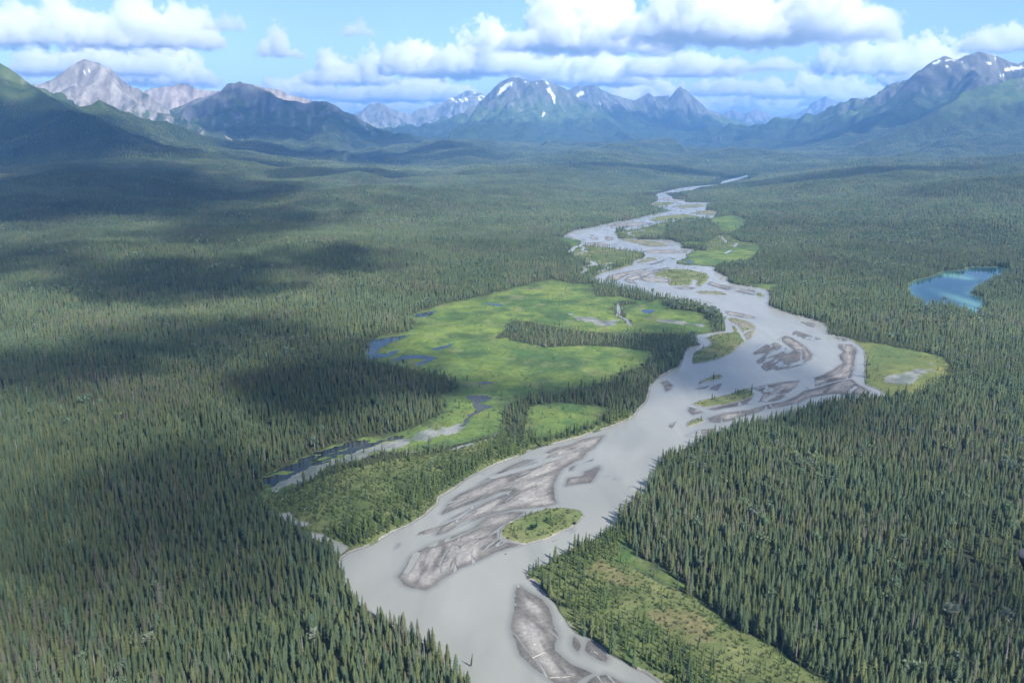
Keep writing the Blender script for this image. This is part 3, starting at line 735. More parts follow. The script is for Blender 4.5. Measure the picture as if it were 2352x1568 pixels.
# ------------------------------------------------------------------ land: valley floor, hills, each mountain
iy, ix = np.meshgrid(np.arange(NR - 1), np.arange(NA - 1), indexing='ij')
q0 = (iy * NA + ix).ravel()
QUADS = np.stack([q0, q0 + 1, q0 + NA + 1, q0 + NA], 1)
QUADS = QUADS[:, ::-1]
fo = OWN[q0]
colour4 = np.concatenate([COL, ROCKY[:, None]], 1)
CO = np.stack([X, Y, Zs], 1)
def submesh(name, sel, co, mat, attrs, smooth=True):
    f = QUADS[sel]
    used, inv = np.unique(f.ravel(), return_inverse=True)
    return np_mesh(name, co[used], inv.reshape(-1, 4), mat, smooth, {k: v[used] for k, v in attrs.items()})
LAND = {"valley": ("ground", None), "left_slope": ("mountain", "dark green mountain slope rising at the left edge"), "pale_peak": ("mountain", "pale grey rocky mountain with gullied flanks, at left"),
  "tan_ridge": ("mountain", "tan bare ridge behind the pale peak"), "dark_mountain": ("mountain", "dark shaded mountain between the tan ridge and the valley"), "far_ridge": ("mountain", "low blue snow streaked ridge left of the snowy mountain"),
  "snowy_mountain": ("mountain", "broad central mountain with snow streaks on its summit"), "jagged_ridge": ("mountain", "dark jagged ridge right of the central mountain"), "distant_mountain": ("mountain", "faint blue mountain at the head of the valley"),
  "right_mountain": ("mountain", "steep dark mountain at the right with a rocky peak"), "right_shoulder": ("mountain", "forested shoulder in front of the right mountain"),
  "right_hills": ("hills", None), "far_hills": ("hills", None), "mid_hills": ("hills", None)}
for k, nm in enumerate(NAMES):
    sel = np.nonzero(fo == k)[0]
    if not len(sel): continue
    on, lab = LAND[nm]
    o = link(bpy.data.objects.new(on, submesh(on, sel, CO, M_GROUND, {"cover": colour4})))
    tag(o, lab, None, None, 'structure')

# ------------------------------------------------------------------ water sheets
def water(name, mask_v, mat, attrs, label):
    q = QUADS
    sel = np.nonzero(mask_v[q].any(1))[0]
    co = np.stack([X, Y, np.zeros_like(X)], 1)
    o = link(bpy.data.objects.new(name, submesh(name, sel, co, mat, attrs)))
    return tag(o, label, None, None, 'structure')
dR = sdf(RIVER, X, Y, 6.0)
rivm = (dR > -4) & (Zs < 0.25)
for w, P in CREEKS: rivm |= (linedist(P, X, Y, w + 4) < w * 0.5 + 1.5) & (Zs < 0.25)
for P in PONDS: rivm &= ~(sdf(P, X, Y, 6) > -3)
dep = 0.25 + 0.75 * sstep(0.0, -0.14, Zs)
water("river", rivm, M_RIVER, {"depth": np.repeat(dep[:, None], 4, 1)}, "grey silty braided river winding down the valley")
dl = sdf(LAKE, X, Y, 60.0)
i = np.nonzero(dl > -4)[0]
LT = np.zeros((len(X), 4), np.float32); LT[:, 3] = 1
shal = np.zeros(len(i), np.float32)
for hx, hy, sx, sy in ((1650, 345, 140, 30), (1850, 620, 110, 100), (1760, 370, 90, 22), (1900, 690, 90, 60)):
    cx, cy = at_z((1960 + hx / 3.92) * .91875, (600 + hy / 3.92) * .91875)
    ex, ey = at_z((1960 + (hx + sx) / 3.92) * .91875, (600 + hy / 3.92) * .91875); fx, fy = at_z((1960 + hx / 3.92) * .91875, (600 + (hy - sy) / 3.92) * .91875)
    shal = np.maximum(shal, np.exp(-((X[i] - cx) / (ex - cx)) ** 2 - ((Y[i] - cy) / (fy - cy)) ** 2))
shal = np.maximum(shal, 0.55 * np.exp(-np.maximum(dl[i], 0) / 9.0))
shal = np.clip(shal + 0.10 * fbm(X[i], Y[i], 50, 3, 130) * (shal > 0.08), 0, 1)
LT[i, :3] = mix((.004, .024, .042), (.085, .19, .145), shal)
water("lake", (dl > -4) & (Zs < 0.3), M_LAKE, {"depth_tint": LT}, "blue lake with turquoise shallows in the right bank forest")
for k, P in enumerate(PONDS):
    mp_ = (sdf(P, X, Y, 8) > -4) & (Zs < 0.25)
    for P2 in PONDS[:k]: mp_ &= ~(sdf(P2, X, Y, 8) > -5)
    water("pond", mp_, M_POND, {}, POND_LABELS[k])
# ------------------------------------------------------------------ reading the land back at any place
Zg = Zs.reshape(NR, NA); Cg = COV.reshape(NR, NA)
def polar_index(x, y):
    r = np.hypot(x, y); a = np.arctan2(x, y)
    i = np.clip(np.searchsorted(RAD, r) - 1, 0, NR - 2); j = np.clip(np.searchsorted(AZ, a) - 1, 0, NA - 2)
    u = np.clip((r - RAD[i]) / (RAD[i + 1] - RAD[i]), 0, 1); v = np.clip((a - AZ[j]) / (AZ[j + 1] - AZ[j]), 0, 1)
    return i, j, u, v
def land_at(x, y):
    i, j, u, v = polar_index(x, y)
    z = (Zg[i, j] * (1 - v) + Zg[i, j + 1] * v) * (1 - u) + (Zg[i + 1, j] * (1 - v) + Zg[i + 1, j + 1] * v) * u
    c = Cg[i + (u > .5), j + (v > .5)]
    return z, c
def to_picture(x, y, z):
    f = y * math.cos(PITCH) - (z - CAM_H) * math.sin(PITCH); u = y * math.sin(PITCH) + (z - CAM_H) * math.cos(PITCH)
    return 1176 + FOC * x / f, 784 - FOC * u / f

def scatter(r0, r1, sp, azmax=42.0):
    """one jittered place per square of side sp in a ring"""
    w = r1 * math.sin(R(azmax))
    n = int(2 * w / sp); m = int((r1 - 0.6 * r0) / sp)
    px, py = np.meshgrid(np.arange(n), np.arange(m))
    x = -w + (px.ravel() + rng.random(n * m)) * sp; y = 0.6 * r0 + (py.ravel() + rng.random(n * m)) * sp
    r = np.hypot(x, y); a = np.abs(np.arctan2(x, y))
    k = (r >= r0) & (r < r1) & (a < R(azmax))
    return x[k], y[k]

# ---- conifer templates of unit height and unit radius
def conifer(tiers, blades, seed, thin=0.62, low=0.06):
    g = np.random.default_rng(seed); V = []; F = []
    for t in range(tiers):
        f = t / tiers
        zt = low + (1 - low) * (f + 1.25 / tiers); zt = min(zt, 1.0)
        zb = low + (1 - low) * f - 0.15 / tiers
        rad = (1 - f) ** thin * g.uniform(0.78, 1.15) * (0.72 + 0.28 * min(1, f * 5 + .2))
        c = len(V); V.append((g.normal(0, .03), g.normal(0, .03), zt))
        a0 = g.uniform(0, 6.28); n = blades * 2
        for b in range(n):
            a = a0 + 6.2832 * b / n + g.normal(0, .12)
            rr_ = rad * (g.uniform(.8, 1.15) if b % 2 == 0 else g.uniform(.38, .62))
            V.append((rr_ * math.cos(a), rr_ * math.sin(a), zb + (g.normal(0, .012) if b % 2 == 0 else .35 / tiers)))
        for b in range(n): F.append((c, c + 1 + b, c + 1 + (b + 1) % n))
    return np.array(V, np.float32), np.array(F, np.int32)

def leafball(n, seed, size=.30):
    """loose crown of leaf clumps in a unit sphere standing on z=0..1"""
    g = np.random.default_rng(seed); V = []; F = []
    lob = g.normal(0, .38, (6, 3)); lob[:, 2] = np.abs(lob[:, 2]) * .9
    for k in range(n):
        p = lob[k % 6] + g.normal(0, .27, 3); p[2] = 0.55 + p[2] * .48
        if p[2] > 1: p[2] = 1 - g.random() * .1
        if p[2] < .1: p[2] = .1 + g.random() * .2
        u = g.normal(0, 1, 3); u /= np.linalg.norm(u); w = np.cross(u, g.normal(0, 1, 3)); w /= np.linalg.norm(w)
        s = size * g.uniform(.6, 1.2); c = len(V)
        zs_ = np.array([1, 1, .55])
        V += [tuple(p + u * s * zs_), tuple(p - u * s * .6 * zs_ + w * s * .8 * zs_), tuple(p - u * s * .6 * zs_ - w * s * .8 * zs_)]
        F.append((c, c + 1, c + 2))
    return np.array(V, np.float32), np.array(F, np.int32)

def plant(name, groups, mat, label):
    """groups: list of (templates, x, y, z, height, radius, tint); everything of one mass in one mesh"""
    CO_, FA_, TI_ = [], [], []; base = 0
    for temps, x, y, z, h, rad, tint in groups:
        if not len(x): continue
        pick = rng.integers(0, len(temps), len(x))
        for k, (V, F) in enumerate(temps):
            s = np.nonzero(pick == k)[0]
            if not len(s): continue
            a = rng.random(len(s)) * 6.2832; ca, sa = np.cos(a)[:, None], np.sin(a)[:, None]
            lx, ly = rng.normal(0, .025, (2, len(s)))
            vx = (V[None, :, 0] * ca - V[None, :, 1] * sa) * rad[s][:, None] + (lx * h[s])[:, None] * V[None, :, 2]
            vy = (V[None, :, 0] * sa + V[None, :, 1] * ca) * rad[s][:, None] + (ly * h[s])[:, None] * V[None, :, 2]
            vz = V[None, :, 2] * h[s][:, None]
            co = np.stack([vx + x[s][:, None], vy + y[s][:, None], vz + z[s][:, None]], 2).reshape(-1, 3)
            CO_.append(co.astype(np.float32))
            FA_.append((F[None] + (base + np.arange(len(s)) * len(V))[:, None, None]).reshape(-1, 3).astype(np.int32))
            TI_.append(np.repeat(tint[s], len(V), 0).astype(np.float32)); base += len(s) * len(V)
    co = np.concatenate(CO_); fa = np.concatenate(FA_); ti = np.concatenate(TI_)
    ti = np.concatenate([ti, np.ones((len(ti), 1), np.float32)], 1)
    print(name, "faces", len(fa))
    o = link(bpy.data.objects.new(name, np_mesh(name, co, fa, mat, False, {"tint": ti})))
    return tag(o, label, None, None, 'stuff')

def mat_leaf(name, trans=0.25):
    m, nt, N, L, b = new_mat(name)
    at = N.new("ShaderNodeAttribute"); at.attribute_name = "tint"
    d = N.new("ShaderNodeBsdfDiffuse"); t = N.new("ShaderNodeBsdfTranslucent"); mx = N.new("ShaderNodeMixShader")
    mx.inputs[0].default_value = trans
    L.new(at.outputs["Color"], d.inputs[0]); L.new(at.outputs["Color"], t.inputs[0])
    L.new(d.outputs[0], mx.inputs[1]); L.new(t.outputs[0], mx.inputs[2])
    N.remove(b); L.new(mx.outputs[0], N["Material Output"].inputs["Surface"])
    return m
M_SPRUCE = mat_leaf("spruce_needles", 0.18); M_LEAF = mat_leaf("broad_leaves", 0.35)
M_TRUNK, _, _, _, _b = new_mat("bark"); _b.inputs["Base Color"].default_value = (.11, .09, .07, 1); _b.inputs["Roughness"].default_value = .95
M_PALEWOOD, _, _, _, _b = new_mat("pale_wood"); _b.inputs["Base Color"].default_value = (.42, .39, .35, 1); _b.inputs["Roughness"].default_value = .9

HUES = [((.074, .102, .053), "dark green"), ((.076, .108, .064), "blue green"), ((.102, .120, .054), "olive green"), ((.108, .110, .076), "greyish brown")]
def tints(x, y, n, bright=1.0):
    p = fbm(x, y, 130, 3, 140); q = rng.random(n)
    t = np.empty((n, 3), np.float32)
    k = np.digitize(q + 0.45 * p, [.36, .62, .97])
    for i in range(4): t[k == i] = HUES[i][0]
    t *= (1 + 0.30 * fbm(x, y, 650, 3, 141) + 0.16 * fbm(x, y, 90, 2, 142)).clip(.55, 1.6)[:, None]
    t *= (0.84 + 0.34 * rng.random(n))[:, None] * bright
    return t, k
T_NEAR = [conifer(11, 6, s) for s in (1, 2, 3, 4)] + [conifer(9, 7, 14, .95), conifer(12, 5, 15, .48), conifer(10, 6, 16, .8)]
T_MID = [conifer(5, 3, s) for s in (5, 6, 7, 8)]
T_FAR = [conifer(2, 3, s, low=0.0) for s in (9, 10, 11)]
T_VFAR = [conifer(1, 3, s, low=0.0) for s in (12, 13)]
A_NEAR = [leafball(70, s, .26) for s in (1, 2, 3)]; A_FAR = [leafball(16, s, .45) for s in (4, 5, 6)]
B_NEAR = [leafball(26, s, .42) for s in (7, 8, 9)]

spr, asp, bush = [], [], []
NEAREST = None; POPLARS = []
for r0, r1, sp, T, TA in ((215, 800, 3.0, T_NEAR, A_NEAR), (800, 2100, 3.9, T_MID, A_FAR), (2100, 4600, 6.2, T_FAR, A_FAR), (4600, 9000, 13.0, T_VFAR, A_FAR)):
    x, y = scatter(r0, r1, sp)
    z, c = land_at(x, y)
    r = np.hypot(x, y)
    stock = 0.5 + fbm(x, y, 210, 3, 150)              # stand quality: taller and shorter, open and closed
    rivd = np.where(r > 3300, np.maximum(sdf(RIVER, x, y, 70.0), -70), -70)
    keep = (c == FOREST) & (rivd < -60) & (rng.random(len(x)) < np.clip(0.80 + 0.5 * stock + .65 * fbm(x, y, 24, 2, 152), .30, 1)) & (z < 560)
    # sparse stands and single trees on the open land
    openp = np.zeros(len(x))
    openp[c == GRASS] = 0.004
    if r0 < 2200:
        mg = np.full(len(x), -20.0)
        for P in MEADOW: mg = np.maximum(mg, sdf(P, x, y, 20))
        openp = np.where(c == GRASS, np.maximum(openp, .22 * np.exp(-np.maximum(mg, 0) / 9.0)), 0)
    for P in SPARSE: openp[(sdf(P, x, y, 3) > 0) & (c == GRASS)] = 0.16
    lone = (c == GRASS) & (rng.random(len(x)) < openp)
    as_field = fbm(x, y, 190, 3, 160) + 0.35 * fbm(x, y, 45, 2, 161)
    is_asp = keep & (rng.random(len(x)) < np.clip(0.010 + 0.30 * sstep(0.45, 1.05, as_field), 0, .3) * np.where(x > 100, 1.5, np.where(r < 700, .15, .45)) * (0.6 if r0 < 800 else 1.0))
    k = (keep & ~is_asp) | lone
    xs, ys, zs = x[k], y[k], z[k]
    n = len(xs)
    h = (8.0 + 2.6 * stock[k] + 1.5 * rng.normal(0, 1, n)).clip(4, 14)
    if r0 < 2200:                                   # the forest thins to small trees where it meets the open land
        md = np.full(n, -30.0)
        for P in MEADOW: md = np.maximum(md, sdf(P, xs, ys, 30))
        h *= np.where(rng.random(n) < .75, 1 - 0.55 * sstep(-24, 0, md), 1)
    h *= np.where(sstep(150, 420, zs) > 0, 1 - 0.45 * sstep(150, 520, zs), 1)
    h[lone[k]] *= 0.55
    big = 1.0 if r0 < 2000 else (1.12 if r0 < 4000 else 1.35)
    if r0 < 2200:
        for P in STANDS: h *= np.where(sdf(P, xs, ys, 4) > 0, .78, 1)
    h *= 1 + .30 * fbm(xs, ys, 28, 2, 151); h[rng.random(n) < .05] *= 1.3
    rad = h * rng.uniform(.125, .185, n) * (1.0 if r0 < 2000 else (1.5 if r0 < 4000 else 3.2)) + .25
    h = h * big
    ti, hk = tints(xs, ys, n, 1.0 if r0 < 800 else (1.05 if r0 < 2000 else 1.08))
    snag = rng.random(n) < .018                     # standing dead trees
    ti[snag] = (.20, .185, .17); rad[snag] *= .38; hk[snag] = 3
    if r0 < 300:
        # the 300 spruces that show largest stand as trees of their own
        bx, by = to_picture(xs, ys, zs); tx, ty = to_picture(xs, ys, zs + h)
        infr = (bx > 6) & (bx < 2346) & (by < 1566) & (tx > 6) & (tx < 2346)
        size = np.where(infr & (h > 6) & ~snag, by - ty, 0)
        sel = np.argsort(-size)[:300]
        NEAREST = (xs[sel], ys[sel], zs[sel], h[sel], rad[sel], hk[sel], bx[sel], by[sel])
        kk = np.ones(n, bool); kk[sel] = False
        xs, ys, zs, h, rad, ti = xs[kk], ys[kk], zs[kk], h[kk], rad[kk], ti[kk]
    spr.append((T, xs, ys, zs - .2, h, rad, ti))
    k = is_asp; n = k.sum()
    ha = rng.uniform(7, 12, n) * big
    ta = np.array([.17, .22, .135]) * rng.uniform(.7, 1.25, n)[:, None] * np.array([1, 1, 1])
    ta[rng.random(n) < .25] *= np.array([1.0, .95, .75])
    ra = ha * rng.uniform(.22, .32, n) * (1.0 if r0 < 4000 else 1.6)
    xa, ya, za = x[k], y[k], z[k]
    if r0 < 2000:                                   # the poplars that show largest are trees of their own too
        bx, by = to_picture(xa, ya, za); tx, ty = to_picture(xa, ya, za + ha)
        s = np.where((bx > 8) & (bx < 2344) & (by < 1560), by - ty, 0); s = np.argsort(-s)[:(180 if r0 < 300 else 120)]
        POPLARS.append((xa[s], ya[s], za[s], ha[s], ra[s], ta[s], bx[s], by[s]))
        kk = np.ones(n, bool); kk[s] = False
        xa, ya, za, ha, ra, ta = xa[kk], ya[kk], za[kk], ha[kk], ra[kk], ta[kk]
    asp.append((TA, xa, ya, za + ha * .25, ha * .75, ra, ta))
# young conifers and willows on the shrub land and the grown-over bars
for r0, r1, sp in ((215, 700, 2.3), (700, 1500, 3.6), (1500, 3600, 7.0)):
    x, y = scatter(r0, r1, sp)
    z, c = land_at(x, y)
    d_sp = fbm(x, y, 34, 3, 170); edge = sdf(RIVER, x, y, 60)
    bank = sstep(-42, -8, edge) * (edge < -3)
    n = len(x); q = rng.random(n)
    dead = np.zeros(n)
    spit = (sdf(SHRUB[1], x, y, 4) > 0)
    young = (c == SHRUBS) & (q < np.clip(0.30 + 0.35 * d_sp + 0.30 * bank, .05, .8) * np.where(spit, 1.15, 1))
    young |= (c == VEG) & (q < np.clip(0.10 + 0.35 * fbm(x, y, 24, 2, 171) - .05, 0, .5))
    young |= (c == BROWNISH) & (q < 0.04)
    k = young; m = k.sum()
    h = (rng.gamma(4.0, .85, m) + 1.2) * np.where(spit[k], .62, .95) + 5.0 * (bank[k] * rng.random(m)) ** 1.0 * (c[k] == SHRUBS)
    h[c[k] == VEG] *= .72
    ti = np.array([.070, .098, .036]) * rng.uniform(.7, 1.3, m)[:, None] * np.array([1, 1, 1])
    ti[rng.random(m) < .2] = (.05, .075, .045)
    spr.append((T_MID if r0 < 1500 else T_FAR, x[k], y[k], z[k] - .1, h, h * rng.uniform(.11, .17, m) + .28, ti))
    sh = ~young & (((c == SHRUBS) & (q > np.where(spit, .66, .5))) | ((c == VEG) & (q > .72)) | ((c == GRASS) & (q > .93) & (d_sp > .1)) | ((c == BROWNISH) & (q > .5)) | ((c == SCRUB) & (q > .9)))
    k = sh; m = k.sum()
    hb = rng.uniform(.4, 1.3, m) * (1.0 if r0 < 700 else 1.3)
    tb = np.array([.085, .115, .045]) * rng.uniform(.65, 1.35, m)[:, None] * np.array([1, 1, 1])
    tb[rng.random(m) < .25] = (.12, .13, .075)
    bush.append((B_NEAR if r0 < 700 else [leafball(9, s, .6) for s in (20, 21, 22)], x[k], y[k], z[k] - .1, hb, hb * rng.uniform(.6, 1.1, m), tb))
plant("spruce_forest", spr, M_SPRUCE, "dense spruce forest covering the valley floor and lower slopes")
plant("poplar_stands", asp, M_LEAF, "pale leafy poplars scattered through the spruce forest")
plant("willow_scrub", bush, M_LEAF, "low willow scrub on the banks and islands")

# ------------------------------------------------------------------ the nearest spruces, each a tree of its own
def mesh_from(name, V, F, mat, tint=None):
    at = {"tint": np.tile(np.array([*tint, 1.0], np.float32), (len(V), 1))} if tint is not None else {}
    return np_mesh(name, V, F, mat, False, at)
def tube(path, radii, sides=7):
    V = []; F = []
    for k, (p, r) in enumerate(zip(path, radii)):
        p = Vector(p)
        d = (Vector(path[min(k + 1, len(path) - 1)]) - Vector(path[max(k - 1, 0)])).normalized()
        a = d.orthogonal().normalized(); b = d.cross(a)
        for s in range(sides):
            t = 6.2832 * s / sides
            V.append(tuple(p + (a * math.cos(t) + b * math.sin(t)) * r))
    for k in range(len(path) - 1):
        for s in range(sides):
            a, b = k * sides + s, k * sides + (s + 1) % sides
            F += [(a, b, b + sides), (a, b + sides, a + sides)]
    for s in range(1, sides - 1):
        F.append((0, s + 1, s)); e = (len(path) - 1) * sides; F.append((e, e + s, e + s + 1))
    return np.array(V, np.float32), np.array(F, np.int32)
def join(parts):
    V, F, b = [], [], 0
    for v, f in parts: V.append(v); F.append(f + b); b += len(v)
    return np.concatenate(V), np.concatenate(F)
crowns = {}
for hk in range(4):
    for sh in range(4):
        V, F = conifer((15, 17, 13, 16)[sh], (7, 6, 8, 7)[sh], 30 + sh + 4 * hk, (.65, .75, .55, .6)[sh], .10)
        crowns[hk, sh] = mesh_from("crown", V, F, M_SPRUCE, tuple(c * (1.0, .85, 1.15, 1.0)[sh] for c in HUES[hk][0]))
V, F = tube([(0, 0, -.03), (0, 0, .3), (0, 0, .7), (0, 0, .97)], [.09, .075, .045, .01], 6)
trunk_me = mesh_from("trunk", V, F, M_TRUNK)
def spruce(x, y, z, h, rad, hk, sh, label, group, lean=(0, 0), name="spruce_tree", cat="spruce"):
    o = bpy.data.objects.new(name, None); link(o)
    o.empty_display_size = .5
    o.location = (x, y, z); o.rotation_euler = (lean[0], lean[1], random.random() * 6.28)
    o.scale = (rad, rad, h)
    for nm, me in (("trunk", trunk_me), ("crown", crowns[hk, sh])):
        link(bpy.data.objects.new(nm, me), o)
    return tag(o, label, cat, group)
ADJ = {0: "slender", 1: "medium", 2: "broad"}
nx, ny, nz, nh, nrad, nhk, nbx, nby = NEAREST
q_h = np.quantile(nh, [.5]); q_r = np.quantile(nrad / nh, [.34, .67])
for k in range(len(nx)):
    shp = int(np.digitize(nrad[k] / nh[k], q_r)); tall = "tall" if nh[k] > q_h[0] else "shorter"
    if nbx[k] < 300: wh = "in the bottom left corner of the forest"
    elif nbx[k] < 700: wh = "low in the left bank forest, between corner and river"
    elif nbx[k] < 1176: wh = "of the left bank forest, beside the silty river"
    elif nbx[k] < 1900: wh = "of the right bank forest, beside the scrubby spit"
    elif nbx[k] < 2120: wh = "low in the right bank forest, right of the scrubby spit"
    else: wh = "in the bottom right corner of the forest"
    lab = f"{tall} {ADJ[shp]} {HUES[nhk[k]][1]} spruce {wh}"
    spruce(nx[k], ny[k], nz[k] - .2, nh[k], nrad[k], int(nhk[k]), k % 4, lab, lab.replace("spruce ", "spruces ", 1))

pop_crowns = []
for sh in range(5):
    V, F = leafball(90, 70 + sh, .25)
    pop_crowns.append(mesh_from("crown", V * (1, 1, .78) + (0, 0, .22), F, M_LEAF, ((.155, .21, .125), (.175, .21, .11), (.14, .185, .13), (.20, .225, .165), (.14, .205, .105))[sh]))
V, F = tube([(0, 0, -.02), (.02, 0, .3), (-.02, .02, .62), (0, 0, .85)], [.05, .042, .028, .01], 6)
pop_trunk = mesh_from("trunk", V, F, M_PALEWOOD)
LOOK = ("pale green", "bright yellowish green", "grey green", "whitish green", "fresh green")
for P in POPLARS:
    for k in range(len(P[0])):
        o = bpy.data.objects.new("poplar_tree", None); link(o)
        o.location = (P[0][k], P[1][k], P[2][k]); o.scale = (P[4][k], P[4][k], P[3][k]); o.rotation_euler = (0, 0, random.random() * 6.28)
        sh = random.randrange(5)
        for nm, me in (("trunk", pop_trunk), ("crown", pop_crowns[sh])): link(bpy.data.objects.new(nm, me), o)
        bx_, by_ = P[6][k], P[7][k]
        if bx_ < 1176:
            wh = "low in the left bank forest" if by_ > 1250 else ("in the left bank forest beside the dark pond" if by_ > 950 else "in the left bank forest level with the meadow")
        else:
            wh = "low in the right bank forest" if by_ > 1250 else ("in the right bank forest below the bog" if by_ > 950 else "in the right bank forest around the lake")
        wd = "broad" if P[4][k] / P[3][k] > .27 else "narrow"
        lab = f"{wd} {LOOK[sh]} poplar among spruces {wh}"
        tag(o, lab, "poplar", lab.replace("poplar ", "poplars ", 1))

# ------------------------------------------------------------------ trees, bushes and logs one can point at
def place(w, px, py):
    ox, oy, s = WIN[w]
    x, y = at_z((ox + px / s) * .91875, (oy + py / s) * .91875, .6)
    z, c = land_at(np.array([x]), np.array([y]))
    return x, y, float(z[0])
for w, px, py, h, hk, sh, lab in (
  ('E', 1235, 330, 14.5, 2, 1, "tallest spruce on the spit edge, standing over the river bend"), ('E', 1305, 335, 12.5, 2, 0, "second tall spruce right of the tallest one on the spit"),
  ('E', 1010, 410, 8.0, 0, 1, "lone thin spruce sticking up on the left part of the spit"), ('E', 882, 460, 7.0, 0, 1, "thin spruce near the pointed tip of the spit"),
  ('E', 818, 470, 5.0, 0, 1, "small spruce at the very tip of the spit"), ('E', 1080, 400, 6.5, 2, 1, "slim spruce between the lone thin one and the tall pair"),
  ('C', 528, 690, 9.0, 0, 1, "single spruce standing up from the small leaf shaped island"), ('C', 880, 800, 8.0, 0, 0, "spruce at the upper end of the long grassy bar"),
  ('C', 405, 725, 4.5, 0, 2, "small spruce at the left end of the leaf shaped island"), ('C', 415, 1070, 5.0, 0, 2, "dark little spruce on the small scrubby bar by the right bank"),
  ('C', 515, 880, 6.5, 0, 2, "dark spruce alone on the lower half of the long grassy bar"), ('C', 535, 880, 5.0, 1, 2, "smaller spruce beside the dark one on the long grassy bar"),
  ('C', 432, 400, 6.0, 0, 1, "small spruce at the mouth of the side channel"), ('D', 1412, 890, 2.6, 1, 2, "small dark spruce on the upper shore of the oval island"),
  ('G', 482, 850, 6.0, 0, 1, "spruce on the near shore of the long dark pond"), ('G', 1138, 480, 6.0, 0, 1, "dead dark spruce standing out in the long pond"),
  ('G', 770, 725, 5.0, 1, 1, "thin spruce on the pond shore, right of the larger one"), ('G', 685, 755, 4.8, 1, 1, "thin spruce on the pond shore between its two neighbours")):
    x, y, z = place(w, px, py)
    spruce(x, y, max(z, .05) - .15, h, h * .115 + .25, hk, sh, lab, None)
x, y, z = place('E', 285, 1330)
spruce(x, y, max(z, .3) - .2, 9.0, .7, 0, 1, "leaning spruce tilted out over the river at the left bank", None, (R(4), R(17)))
def bush_thing(name, x, y, z, h, rad, tint, seed, label, cat="bush", n=170):
    o = bpy.data.objects.new(name, None); link(o); o.location = (x, y, z); o.scale = (rad, rad, h)
    V, F = leafball(n, seed, .24)
    link(bpy.data.objects.new("crown", mesh_from("crown", V, F, M_LEAF, tint)), o)
    V, F = tube([(0, 0, -.05), (.02, 0, .3), (-.02, .02, .6)], [.07, .05, .02], 6)
    link(bpy.data.objects.new("trunk", mesh_from("trunk", V, F, M_TRUNK)), o)
    return tag(o, label, cat)
x, y, z = place('D', 1370, 1050); bush_thing("round_bush", x, y, z, 4.2, 2.3, (.035, .075, .040), 41, "round dark green bush alone on the oval grassy island")
x, y, z = place('D', 1752, 990); bush_thing("round_bush", x, y, z, 1.8, 1.3, (.05, .09, .045), 42, "low green bush at the right end of the oval island")
x, y, z = place('D', 1500, 970); bush_thing("round_bush", x, y, z, 3.0, 1.6, (.07, .105, .04), 43, "bright bush among the young spruces on the oval island")
for w, ax, ay, bx, by, rd, lab in (
  ('E', 850, 1256, 968, 1204, .20, "longest pale driftwood trunk lying across the lower gravel bar"), ('E', 880, 1262, 935, 1298, .13, "short pale driftwood log crossing below the longest trunk"),
  ('E', 1010, 1438, 1110, 1432, .16, "pale log at the lower rim of the gravel bar, left one"), ('E', 1120, 1436, 1200, 1424, .16, "pale log at the lower rim of the gravel bar, right one"),
  ('E', 858, 1142, 885, 1128, .22, "stubby pale log in the hollow of the lower gravel bar"), ('E', 1418, 1200, 1450, 1224, .18, "white log on the small bar right of the lower gravel bar"),
  ('E', 1120, 905, 1100, 935, .1, "thin stick of driftwood by the right side channel"), ('E', 718, 602, 738, 612, .3, "tangled driftwood at the upper tip of the lower gravel bar"),
  ('D', 682, 1128, 695, 1108, .22, "white log on the middle of the long gravel bar"), ('D', 1505, 468, 1530, 452, .2, "pale log on the upper gravel bar by its channel"),
  ('D', 1155, 975, 1185, 962, .18, "log at the upper left shore of the oval island"), ('D', 805, 838, 818, 826, .25, "pale log at the turquoise channel of the long gravel bar"),
  ('E', 1035, 186, 1085, 168, .13, "dark sunken log in the river below the oval island"), ('E', 600, 304, 610, 294, .25, "dark snag in the river off the gravel bar"),
  ('G', 385, 915, 425, 878, .18, "pale dead log on the bank at the foot of the dark pond"), ('G', 580, 1020, 650, 970, .14, "grey fallen trunk in the left bank scrub")):
    ox, oy, s = WIN[w]
    x, y, z = place(w, ax, ay); x2, y2, z2 = place(w, bx, by)
    dark = lab.startswith("dark")
    z = max(z, .02) + rd * .55; z2 = max(z2, .02) + rd * .55
    L_ = Vector((x2 - x, y2 - y, z2 - z)); n_ = L_.orthogonal().normalized()
    o = bpy.data.objects.new("driftwood_log", None); link(o); o.location = (x, y, z)
    V, F = tube([L_ * t + n_ * (.25 * rd * math.sin(t * 7)) for t in (0, .08, .3, .55, .8, 1)], [rd * 1.2, rd, rd * .92, rd * .8, rd * .6, rd * .35], 8)
    link(bpy.data.objects.new("stem", mesh_from("stem", V, F, M_TRUNK if dark else M_PALEWOOD)), o)
    pr = []
    for a in range(6):
        t = 6.28 * a / 6 + .3; side = (n_ * math.cos(t) + L_.normalized().cross(n_) * math.sin(t))
        pr.append(tube([(0, 0, 0), tuple(side * rd * 1.6 - L_.normalized() * rd * .6), tuple(side * rd * 2.6 - L_.normalized() * rd * .8)], [rd * .5, rd * .3, rd * .08], 5))
    V, F = join(pr); link(bpy.data.objects.new("root_plate", mesh_from("root_plate", V, F, M_TRUNK if dark else M_PALEWOOD)), o)
    tag(o, lab, "log", "driftwood logs on the bars and banks")

